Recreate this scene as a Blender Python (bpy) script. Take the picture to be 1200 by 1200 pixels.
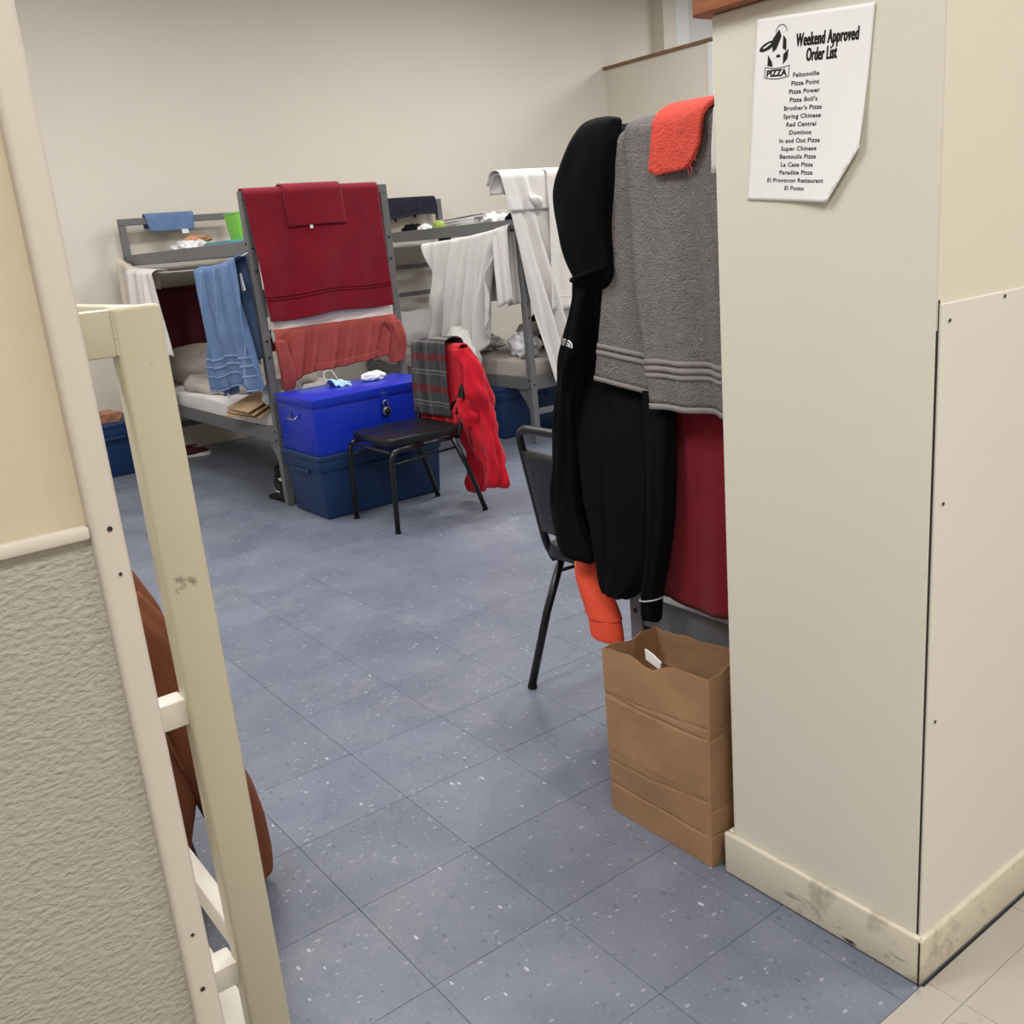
import bpy, bmesh, math, random
from mathutils import Vector, Matrix, noise, Euler
from mathutils.bvhtree import BVHTree

scene = bpy.context.scene
for o in list(bpy.data.objects):
    bpy.data.objects.remove(o, do_unlink=True)
COL = scene.collection
PI = math.pi

# ------------------------------------------------------------------ camera
cam_d = bpy.data.cameras.new('camera')
cam = bpy.data.objects.new('camera', cam_d)
COL.objects.link(cam)
cam_d.sensor_width = 36.0
cam_d.lens = 1138.7 / 1200 * 36.0
cam_d.clip_start = 0.02
yaw, pitch, roll = -0.948746, -0.277861, -0.090314
fw = Vector((math.sin(yaw) * math.cos(pitch), math.cos(yaw) * math.cos(pitch), math.sin(pitch)))
r0 = Vector((math.cos(yaw), -math.sin(yaw), 0))
u0 = r0.cross(fw)
rt = r0 * math.cos(roll) + u0 * math.sin(roll)
up = -r0 * math.sin(roll) + u0 * math.cos(roll)
cm = Matrix((rt, up, -fw)).transposed().to_4x4()
cm.translation = Vector((1.7029, -1.0222, 1.3751))
cam.matrix_world = cm
scene.camera = cam

# ------------------------------------------------------------------ light
scene.view_settings.view_transform = 'Standard'
scene.view_settings.look = 'None'
scene.view_settings.gamma = 1.0
scene.view_settings.use_curve_mapping = False
scene.view_settings.exposure = 0.12
world = bpy.data.worlds.new('world')
scene.world = world
world.use_nodes = True
world.node_tree.nodes['Background'].inputs[0].default_value = (1.0, 0.98, 0.95, 1)
world.node_tree.nodes['Background'].inputs[1].default_value = 0.12


def troffer(x, y, w, d, power, z=3.52, col=(0.99, 0.985, 0.985)):
    l = bpy.data.lights.new('fluorescent_troffer', 'AREA')
    l.shape = 'RECTANGLE'
    l.size = w
    l.size_y = d
    l.energy = power
    l.color = col
    o = bpy.data.objects.new('fluorescent_troffer', l)
    COL.objects.link(o)
    o.location = (x, y, z)
    return o


for lx, ly, lp in ((-3.5, 0.6, 50), (-3.5, 3.8, 56), (-1.0, 1.6, 44), (-1.4, 4.8, 74), (-3.4, 7.4, 85),
                   (-3.5, -2.2, 45), (-0.4, -1.5, 64)):
    troffer(lx, ly, 0.6, 1.2, lp)
troffer(2.5, -1.2, 0.6, 1.2, 70)
troffer(2.3, 2.2, 0.6, 1.2, 58)


# ------------------------------------------------------------------ helpers
def lin(c):
    out = []
    for v in c[:3]:
        v = v / 255.0
        out.append(v / 12.92 if v <= 0.04045 else ((v + 0.055) / 1.055) ** 2.4)
    return (*out, 1.0)


def nd(nt, typ, **kw):
    n = nt.nodes.new(typ)
    for k, v in kw.items():
        if k in n.inputs.keys() if hasattr(n.inputs, 'keys') else False:
            n.inputs[k].default_value = v
        else:
            setattr(n, k, v)
    return n


MATS = {}


def mat(name, col, rough=0.7, var=0.06, vscale=6.0, bump=0.0, bscale=200.0, metal=0.0, spec=0.3, sheen=0.0,
        coords='Object', stretch=(1, 1, 1), detail=4.0, dist=0.004):
    m = bpy.data.materials.new(name)
    m.use_nodes = True
    nt = m.node_tree
    b = nt.nodes['Principled BSDF']
    b.inputs['Roughness'].default_value = rough
    b.inputs['Metallic'].default_value = metal
    b.inputs['Specular IOR Level'].default_value = spec
    if sheen:
        b.inputs['Sheen Weight'].default_value = sheen
        b.inputs['Sheen Roughness'].default_value = 0.5
    tc = nt.nodes.new('ShaderNodeTexCoord')
    mp = nt.nodes.new('ShaderNodeMapping')
    mp.inputs['Scale'].default_value = stretch
    nt.links.new(tc.outputs[coords], mp.inputs[0])
    n = nd(nt, 'ShaderNodeTexNoise')
    n.inputs['Scale'].default_value = vscale
    n.inputs['Detail'].default_value = detail
    nt.links.new(mp.outputs[0], n.inputs['Vector'])
    rp = nt.nodes.new('ShaderNodeValToRGB')
    c = lin(col)
    rp.color_ramp.elements[0].position = 0.3
    rp.color_ramp.elements[1].position = 0.7
    rp.color_ramp.elements[0].color = (*[v * (1 - var) for v in c[:3]], 1)
    rp.color_ramp.elements[1].color = (*[min(1, v * (1 + var)) for v in c[:3]], 1)
    nt.links.new(n.outputs['Fac'], rp.inputs[0])
    nt.links.new(rp.outputs[0], b.inputs['Base Color'])
    if bump:
        n2 = nd(nt, 'ShaderNodeTexNoise')
        n2.inputs['Scale'].default_value = bscale
        n2.inputs['Detail'].default_value = 3
        nt.links.new(mp.outputs[0], n2.inputs['Vector'])
        bp = nt.nodes.new('ShaderNodeBump')
        bp.inputs['Strength'].default_value = bump
        bp.inputs['Distance'].default_value = dist
        nt.links.new(n2.outputs['Fac'], bp.inputs['Height'])
        nt.links.new(bp.outputs[0], b.inputs['Normal'])
    m['rp'] = rp.name
    MATS[name] = m
    return m


def wear(m, col, scale=18.0, thr=0.62, soft=0.05, zmax=None, stretch=(1, 1, 1), amount=1.0):
    """scuffs, chips and grime with their own shape, mixed over a material (optionally only low down: zmax)"""
    nt = m.node_tree
    b = nt.nodes['Principled BSDF']
    src = b.inputs['Base Color'].links[0].from_socket
    g = nt.nodes.new('ShaderNodeNewGeometry')
    mp = nt.nodes.new('ShaderNodeMapping')
    mp.inputs['Scale'].default_value = stretch
    nt.links.new(g.outputs['Position'], mp.inputs[0])
    n = nt.nodes.new('ShaderNodeTexNoise')
    n.inputs['Scale'].default_value = scale
    n.inputs['Detail'].default_value = 6
    n.inputs['Roughness'].default_value = 0.65
    nt.links.new(mp.outputs[0], n.inputs['Vector'])
    r = nt.nodes.new('ShaderNodeMapRange')
    r.inputs[1].default_value = thr
    r.inputs[2].default_value = thr + soft
    r.inputs[4].default_value = amount
    nt.links.new(n.outputs['Fac'], r.inputs[0])
    fac = r.outputs[0]
    if zmax is not None:
        sp = nt.nodes.new('ShaderNodeSeparateXYZ')
        nt.links.new(g.outputs['Position'], sp.inputs[0])
        r2 = nt.nodes.new('ShaderNodeMapRange')
        r2.inputs[1].default_value = zmax[0]
        r2.inputs[2].default_value = zmax[1]
        r2.inputs[3].default_value = 1.0
        r2.inputs[4].default_value = 0.0
        nt.links.new(sp.outputs['Z'], r2.inputs[0])
        mu = nt.nodes.new('ShaderNodeMath')
        mu.operation = 'MULTIPLY'
        nt.links.new(fac, mu.inputs[0])
        nt.links.new(r2.outputs[0], mu.inputs[1])
        fac = mu.outputs[0]
    mx = nt.nodes.new('ShaderNodeMix')
    mx.data_type = 'RGBA'
    nt.links.new(fac, mx.inputs['Factor'])
    nt.links.new(src, mx.inputs['A'])
    mx.inputs['B'].default_value = lin(col)
    nt.links.new(mx.outputs['Result'], b.inputs['Base Color'])
    return m


class MB:
    def __init__(s):
        s.v = []
        s.f = []

    def add(s, verts, faces):
        k = len(s.v)
        s.v += [Vector(v) for v in verts]
        s.f += [tuple(i + k for i in f) for f in faces]
        return s

    def box(s, x0, x1, y0, y1, z0, z1):
        return s.add([(x0, y0, z0), (x1, y0, z0), (x1, y1, z0), (x0, y1, z0), (x0, y0, z1), (x1, y0, z1), (x1, y1, z1), (x0, y1, z1)],
                     [(0, 3, 2, 1), (4, 5, 6, 7), (0, 1, 5, 4), (1, 2, 6, 5), (2, 3, 7, 6), (3, 0, 4, 7)])

    def frustum(s, a, b, z0, z1):
        (x0, x1, y0, y1), (p0, p1, q0, q1) = a, b
        return s.add([(x0, y0, z0), (x1, y0, z0), (x1, y1, z0), (x0, y1, z0), (p0, q0, z1), (p1, q0, z1), (p1, q1, z1), (p0, q1, z1)],
                     [(0, 3, 2, 1), (4, 5, 6, 7), (0, 1, 5, 4), (1, 2, 6, 5), (2, 3, 7, 6), (3, 0, 4, 7)])

    def prism(s, poly, d):
        """poly: list of 3D points (planar), extruded by vector d"""
        n = len(poly)
        d = Vector(d)
        P = [Vector(p) for p in poly]
        return s.add(P + [p + d for p in P], [tuple(range(n))[::-1], tuple(range(n, 2 * n))] +
                     [(i, (i + 1) % n, n + (i + 1) % n, n + i) for i in range(n)])

    def tube(s, path, r, n=10, closed=False):
        P = [Vector(p) for p in path]
        m = len(P)
        rs = r if isinstance(r, (list, tuple)) else [r] * m
        ref = None
        rings = []
        for i in range(m):
            a = P[i - 1] if (i > 0 or closed) else P[i]
            b = P[(i + 1) % m] if (i < m - 1 or closed) else P[i]
            t = (b - a).normalized()
            if ref is None:
                ref = Vector((0, 0, 1)) if abs(t.z) < 0.9 else Vector((1, 0, 0))
            x = (ref - t * ref.dot(t)).normalized()
            ref = x
            y = t.cross(x)
            rings.append([P[i] + (x * math.cos(2 * PI * k / n) + y * math.sin(2 * PI * k / n)) * rs[i] for k in range(n)])
        verts = [v for R_ in rings for v in R_]
        faces = []
        for i in range(m if closed else m - 1):
            j = (i + 1) % m
            for k in range(n):
                faces.append((i * n + k, i * n + (k + 1) % n, j * n + (k + 1) % n, j * n + k))
        if not closed:
            faces.append(tuple(range(n))[::-1])
            faces.append(tuple((m - 1) * n + k for k in range(n)))
        return s.add(verts, faces)

    def lathe(s, prof, c=(0, 0, 0), axis='z', n=20):
        c = Vector(c)
        verts = []
        for (r, h) in prof:
            for k in range(n):
                a = 2 * PI * k / n
                p = (r * math.cos(a), r * math.sin(a), h)
                if axis == 'y':
                    p = (p[0], p[2], p[1])
                elif axis == 'x':
                    p = (p[2], p[0], p[1])
                verts.append(c + Vector(p))
        faces = []
        m = len(prof)
        for i in range(m - 1):
            for k in range(n):
                faces.append((i * n + k, i * n + (k + 1) % n, (i + 1) * n + (k + 1) % n, (i + 1) * n + k))
        faces.append(tuple(range(n))[::-1])
        faces.append(tuple((m - 1) * n + k for k in range(n)))
        return s.add(verts, faces)

    def grid(s, fn, nu, nv):
        k = len(s.v)
        for j in range(nv + 1):
            for i in range(nu + 1):
                s.v.append(Vector(fn(i / nu, j / nv)))
        for j in range(nv):
            for i in range(nu):
                a = k + j * (nu + 1) + i
                s.f.append((a, a + 1, a + nu + 2, a + nu + 1))
        return s

    def loft(s, rings, n=36, fold=0.0, kf=7, seed=0, cap=True, sub=6, nz=0.0):
        """rings: (cx,cy,cz,ax,ay,fold_mul) horizontal ellipses; interpolated smoothly, radial folds"""
        R_ = []
        for i in range(len(rings) - 1):
            a, b = rings[i], rings[i + 1]
            p = rings[i - 1] if i > 0 else a
            q = rings[i + 2] if i + 2 < len(rings) else b
            for t in [x / sub for x in range(sub)]:
                t2, t3 = t * t, t * t * t
                R_.append([0.5 * (2 * a[c] + (b[c] - p[c]) * t + (2 * p[c] - 5 * a[c] + 4 * b[c] - q[c]) * t2 +
                                  (3 * a[c] - p[c] - 3 * b[c] + q[c]) * t3) for c in range(5)])
        R_.append(list(rings[-1][:5]))
        rnd = random.Random(seed)
        ph = [rnd.uniform(0, 6.28) for _ in range(3)]
        k0 = len(s.v)
        for i, (cx, cy, cz, ax, ay) in enumerate(R_):
            for k in range(n):
                a = 2 * PI * k / n
                d = fold * (0.6 * math.sin(kf * a + ph[0] + cz * 3) + 0.4 * math.sin((kf * 2 - 3) * a + ph[1] - cz * 5))
                d += nz * noise.noise(Vector((math.cos(a) * 2 + seed, math.sin(a) * 2, cz * 9)))
                x = cx + (abs(ax) + d) * math.cos(a)
                y = cy + (abs(ay) + d * 0.8) * math.sin(a)
                s.v.append(Vector((x, y, cz + nz * 0.6 * noise.noise(Vector((x * 6, y * 6, seed))))))
        m = len(R_)
        for i in range(m - 1):
            for k in range(n):
                s.f.append((k0 + i * n + k, k0 + i * n + (k + 1) % n, k0 + (i + 1) * n + (k + 1) % n, k0 + (i + 1) * n + k))
        if cap:
            s.f.append(tuple(k0 + k for k in range(n)))
            s.f.append(tuple(k0 + (m - 1) * n + k for k in range(n))[::-1])
        return s

    def build(s, name, m, parent=None, loc=None, smooth=False, bevel=0.0, seg=2, solid=0.0, sub=0, world=False, kind=None):
        me = bpy.data.meshes.new(name)
        V = s.v
        if world:
            off = parent.location.copy() if parent else (Vector(loc) if loc else s.base())
            V = [v - off for v in V]
        me.from_pydata([tuple(v) for v in V], [], s.f)
        bm = bmesh.new()
        bm.from_mesh(me)
        bmesh.ops.recalc_face_normals(bm, faces=bm.faces[:])
        if bevel:
            bmesh.ops.bevel(bm, geom=[e for e in bm.edges], offset=bevel, segments=seg, affect='EDGES', profile=0.5, clamp_overlap=True)
        bm.to_mesh(me)
        bm.free()
        if smooth:
            for p in me.polygons:
                p.use_smooth = True
        if m is not None:
            me.materials.append(MATS[m] if isinstance(m, str) else m)
        o = bpy.data.objects.new(name, me)
        COL.objects.link(o)
        if parent:
            o.parent = parent
        elif world:
            o.location = off
        elif loc:
            o.location = loc
        if solid:
            md = o.modifiers.new('thickness', 'SOLIDIFY')
            md.thickness = solid
            md.offset = 0
        if sub:
            md = o.modifiers.new('smooth', 'SUBSURF')
            md.levels = sub
            md.render_levels = sub
        if kind:
            o['kind'] = kind
        return o

    def base(s):
        n = len(s.v)
        return Vector((sum(v.x for v in s.v) / n, sum(v.y for v in s.v) / n, min(v.z for v in s.v)))


def tag(o, label, cat, group=None):
    o['label'] = label
    o['category'] = cat
    if group:
        o['group'] = group
    return o


def struct(o):
    o['kind'] = 'structure'
    return o


def empty(name, loc, rz=0.0):
    o = bpy.data.objects.new(name, None)
    COL.objects.link(o)
    o.location = loc
    o.rotation_euler = (0, 0, rz)
    o.empty_display_size = 0.05
    return o


def copy_tree(o, parent=None):
    c = o.copy()
    COL.objects.link(c)
    c.parent = parent
    for ch in list(o.children):
        copy_tree(ch, c)
    return c


def autosmooth(o, ang=40):
    for p in o.data.polygons:
        p.use_smooth = True
    try:
        o.data.set_sharp_from_angle(angle=math.radians(ang))
    except Exception:
        pass
    return o


def arc(c, r, a0, a1, n, ax, ay):
    """points on an arc in the plane spanned by ax, ay"""
    c, ax, ay = Vector(c), Vector(ax), Vector(ay)
    return [c + ax * r * math.cos(a0 + (a1 - a0) * i / n) + ay * r * math.sin(a0 + (a1 - a0) * i / n) for i in range(n + 1)]


def rounded(path, r, n=5):
    """polyline with rounded inner corners"""
    P = [Vector(p) for p in path]
    out = [P[0]]
    for i in range(1, len(P) - 1):
        a, b, c = P[i - 1], P[i], P[i + 1]
        d1, d2 = (a - b), (c - b)
        rr = min(r, d1.length * 0.48, d2.length * 0.48)
        p1, p2 = b + d1.normalized() * rr, b + d2.normalized() * rr
        for k in range(n + 1):
            t = k / n
            out.append(p1 * (1 - t) ** 2 + b * 2 * t * (1 - t) + p2 * t * t)
    out.append(P[-1])
    return out


# ------------------------------------------------------------------ cloth
class Cloth:
    """cloth hanging over a bar or line from P0 to P1: front drop df, back drop db; fr = horizontal unit vector of the front side"""

    def __init__(s, P0, P1, df, db, fr, r=0.02, amp=0.02, k=4.0, tl=0.0, tr=0.0, sag=0.0, hem=None, seed=0, top=0.25,
                 skew=0.0, bands=(), backhem=None, gather=0.0, rough=0.0):
        s.P0, s.P1 = Vector(P0), Vector(P1)
        s.fr = Vector((fr[0], fr[1], 0)).normalized()
        t = s.P1 - s.P0
        t.z = 0
        s.tan = t.normalized()
        rnd = random.Random(seed)
        s.ph = [rnd.uniform(0, 6.28) for _ in range(6)]
        s.__dict__.update(df=df, db=db, r=r, amp=amp, k=k, tl=tl, tr=tr, sag=sag, hem=hem, seed=seed, top=top, skew=skew, bands=bands,
                          gather=gather, rough=rough)

    def fold(s, u, d):
        x = u + s.skew * d
        f = 0.5 * math.sin(2 * PI * s.k * x + s.ph[0] + 0.8 * math.sin(2 * PI * x * 1.3 + s.ph[3]))
        f += 0.3 * math.sin(2 * PI * s.k * 1.73 * x + s.ph[1] + d * 2.0)
        f += 0.35 * noise.noise(Vector((x * s.k * 1.4 + s.seed * 7.1, d * 3.0, s.seed * 1.7)))
        return f

    def p(s, u, q, off=0.0):
        """q: signed distance from the top line; q>0 front, q<0 back"""
        b = s.P0.lerp(s.P1, u)
        b.z -= s.sag * 4 * u * (1 - u)
        sc = s.hem(u) if s.hem else 1.0
        half = PI * s.r / 2
        rz = min(s.r, 0.032)
        if q >= half:
            d = (q - half)
            dd = d * sc
            env = s.top + (1 - s.top) * min(1.0, d / (0.55 * s.df))
            disp = s.amp * env * (0.75 + s.fold(u, d))
            lat = (-s.tl * (1 - u) + s.tr * u) * (d / s.df)
            lat += s.gather * (0.5 - u) * math.sin(PI * min(1, d / s.df))
            for (d0, d1, h) in s.bands:
                if d0 < d < d1:
                    disp += h
            rr = s.rough * noise.noise(Vector((u * 30, d * 30, s.seed)))
            return b + s.fr * (s.r + disp + off + rr) + Vector((0, 0, -rz - dd * (1 - rz / s.df))) + s.tan * lat
        if q <= -half:
            d = (-q - half)
            env = s.top + (1 - s.top) * min(1.0, d / (0.55 * max(s.db, 0.05)))
            disp = s.amp * env * (0.75 + s.fold(u + 0.37, d))
            return b - s.fr * (s.r + disp + off) + Vector((0, 0, -rz - d * max(0.1, 1 - rz / max(s.db, 0.01))))
        a = q / s.r
        disp = s.amp * s.top * (0.75 + s.fold(u if q > 0 else u + 0.37, 0)) * abs(math.sin(a))
        return b + s.fr * ((s.r + off) * math.sin(a) + disp * (1 if a > 0 else -1)) + Vector((0, 0, (rz + off) * math.cos(a) - rz))

    def mesh(s, name, m, parent=None, nu=56, nv=64, th=0.004, u0=0, u1=1, q0=None, q1=None, off=0.0, world=True):
        half = PI * s.r / 2
        q0 = -(s.db + half) if q0 is None else q0
        q1 = (s.df + half) if q1 is None else q1 + half
        mb = MB().grid(lambda a, b: s.p(u0 + (u1 - u0) * a, q0 + (q1 - q0) * b, off), nu, nv)
        return mb.build(name, m, parent, smooth=True, solid=th, world=world)


# ------------------------------------------------------------------ materials
mat('wall_paint', (214, 207, 194), rough=0.62, var=0.015, vscale=1.3, bump=0.12, bscale=60, dist=0.002)
mat('wall_white', (222, 222, 220), rough=0.65, var=0.015, vscale=1.3)  # also paints in the light on the pilaster side and partition end
mat('wall_cream', (216, 210, 193), rough=0.5, var=0.015, vscale=1.5, bump=0.10, bscale=45, dist=0.002)
mat('ceiling_paint', (228, 226, 220), rough=0.9, var=0.02)
mat('pillar_paint', (213, 208, 194), rough=0.38, var=0.02, vscale=2.0, bump=0.10, bscale=25, dist=0.003, spec=0.35)
mat('left_paint', (196, 185, 160), rough=0.5, var=0.02, vscale=1.5, bump=0.12, bscale=45, dist=0.002)
mat('panel_paint', (218, 214, 204), rough=0.42, var=0.012, vscale=2.0, bump=0.05, bscale=30, dist=0.002)
mat('trim_paint', (203, 195, 183), rough=0.38, var=0.012, vscale=3.0, bump=0.06, bscale=35, dist=0.002)
mat('base_paint', (206, 199, 180), rough=0.4, var=0.04, vscale=9.0, bump=0.1, bscale=40, dist=0.002)
wear(MATS['base_paint'], (58, 54, 48), scale=22, thr=0.60, soft=0.05, zmax=(0.012, 0.06), stretch=(0.5, 0.5, 1.6))
wear(MATS['base_paint'], (120, 112, 96), scale=9, thr=0.55, soft=0.12, stretch=(1, 1, 1), amount=0.55)
mat('frp_panel', (166, 163, 151), rough=0.42, var=0.02, vscale=3, bump=0.55, bscale=135, coords='Object', stretch=(1, 1.0, 1.7), dist=0.006)
mat('cap_wood', (142, 86, 58), rough=0.45, var=0.18, vscale=14, stretch=(1, 6, 6))
mat('cap_wood_pale', (128, 98, 72), rough=0.5, var=0.18, vscale=14)
mat('dark_gap', (46, 42, 38), rough=0.9)
mat('grout', (74, 77, 86), rough=0.9)
mat('screw_dark', (46, 42, 38), rough=0.5)
mat('bed_metal', (104, 104, 105), rough=0.45, var=0.05, vscale=5, spec=0.4)
mat('bed_deck', (120, 112, 100), rough=0.6, var=0.05)
mat('bolt', (60, 58, 56), rough=0.4, metal=0.6)
mat('cream_metal', (191, 184, 161), rough=0.34, var=0.02, vscale=4, spec=0.45)
wear(MATS['cream_metal'], (74, 66, 54), scale=13, thr=0.665, soft=0.05, stretch=(1, 1, 0.8), amount=0.6)
mat('white_metal', (214, 208, 196), rough=0.35, var=0.02)
mat('black_tube', (17, 17, 18), rough=0.32, spec=0.5)
mat('black_vinyl', (15, 15, 17), rough=0.36, var=0.1, bump=0.1, bscale=300, spec=0.45, dist=0.001)
mat('rubber', (14, 14, 14), rough=0.8)
mat('chest_blue', (14, 44, 172), rough=0.36, var=0.03, spec=0.4)
mat('tub_blue', (24, 50, 88), rough=0.45, var=0.04, vscale=4)
mat('steel', (170, 168, 165), rough=0.3, metal=0.9)
mat('dial', (24, 24, 26), rough=0.4)
mat('red_terry', (122, 8, 30), rough=0.95, var=0.10, vscale=9, bump=0.6, bscale=420, sheen=0.1)
mat('red_terry_dark', (108, 8, 26), rough=0.9, var=0.08, vscale=9, bump=0.3, bscale=420)
mat('red_fleece', (186, 12, 36), rough=0.9, var=0.06, bump=0.25, bscale=300, sheen=0.1)
mat('salmon', (156, 70, 64), rough=0.85, var=0.10, vscale=12)
mat('blue_terry', (98, 122, 160), rough=0.95, var=0.12, vscale=14, bump=0.6, bscale=380)
mat('blue_band', (116, 138, 172), rough=0.9, var=0.06)
mat('gray_terry', (124, 119, 119), rough=0.95, var=0.13, vscale=60, bump=1.0, bscale=210, dist=0.008)
mat('gray_band', (140, 134, 133), rough=0.9, var=0.05, bump=0.3, bscale=300)
mat('orange_terry', (228, 88, 74), rough=0.95, var=0.10, vscale=60, bump=0.9, bscale=200, dist=0.008)
mat('orange_jersey', (232, 84, 56), rough=0.8, var=0.05)
mat('yellow_cloth', (206, 160, 40), rough=0.8)
mat('white_terry', (226, 222, 216), rough=0.95, var=0.04, vscale=40, bump=0.7, bscale=220)
mat('white_cloth', (224, 220, 216), rough=0.85, var=0.03, vscale=8, bump=0.15, bscale=150)
mat('cream_cloth', (214, 204, 188), rough=0.9, var=0.04, bump=0.3, bscale=260)
mat('bed_linen', (216, 212, 210), rough=0.9, var=0.05, vscale=7, bump=0.25, bscale=90, dist=0.006)
mat('gray_linen', (176, 166, 158), rough=0.9, var=0.06, vscale=5, bump=0.25, bscale=90)
mat('maroon', (70, 18, 26), rough=0.95, var=0.08)
mat('navy_mesh', (24, 26, 40), rough=0.8, var=0.1)
mat('black_fleece', (8, 8, 10), spec=0.12, rough=0.9, var=0.10, vscale=7, bump=0.15, bscale=300, sheen=0.0)
mat('black_cotton', (9, 9, 10), spec=0.12, rough=0.9, var=0.1)
mat('dark_khaki', (96, 88, 72), rough=0.9)
mat('brown_canvas', (122, 72, 48), rough=0.85, var=0.12, vscale=8, bump=0.2, bscale=260)
mat('brown_dark', (66, 34, 22), rough=0.9)
mat('kraft', (158, 122, 90), rough=0.7, var=0.10, vscale=9, bump=0.4, bscale=24, dist=0.006)
mat('paper_white', (232, 230, 230), rough=0.6, var=0.01)
mat('ink', (26, 26, 28), rough=0.7)
mat('plastic_white', (226, 226, 226), rough=0.3, var=0.03, spec=0.5)
mat('plastic_green', (136, 210, 84), rough=0.3, var=0.03)
mat('plastic_teal', (72, 150, 168), rough=0.35)
mat('apple', (150, 168, 84), rough=0.35, var=0.1)
mat('wrapper', (196, 140, 110), rough=0.5, var=0.3, vscale=30)
mat('cardboard', (192, 162, 128), rough=0.8, var=0.06)
mat('rope', (206, 200, 184), rough=0.9)
mat('mask_blue', (160, 196, 220), rough=0.8)
mat('shoe_black', (18, 18, 19), rough=0.6)
mat('shoe_red', (70, 22, 26), rough=0.7)
mat('sole', (226, 222, 214), rough=0.6)
mat('sock_white', (236, 234, 232), rough=0.95, bump=0.4, bscale=200)
mat('reflective', (176, 176, 178), rough=0.4)
mat('embroidery', (230, 230, 230), rough=0.7)
mat('magazine', (170, 120, 92), rough=0.5, var=0.5, vscale=26)
mat('beige_tile', (172, 165, 155), rough=0.4, var=0.05, vscale=5)
wear(MATS['beige_tile'], (96, 86, 76), scale=7, thr=0.62, soft=0.1, amount=0.6)


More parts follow.
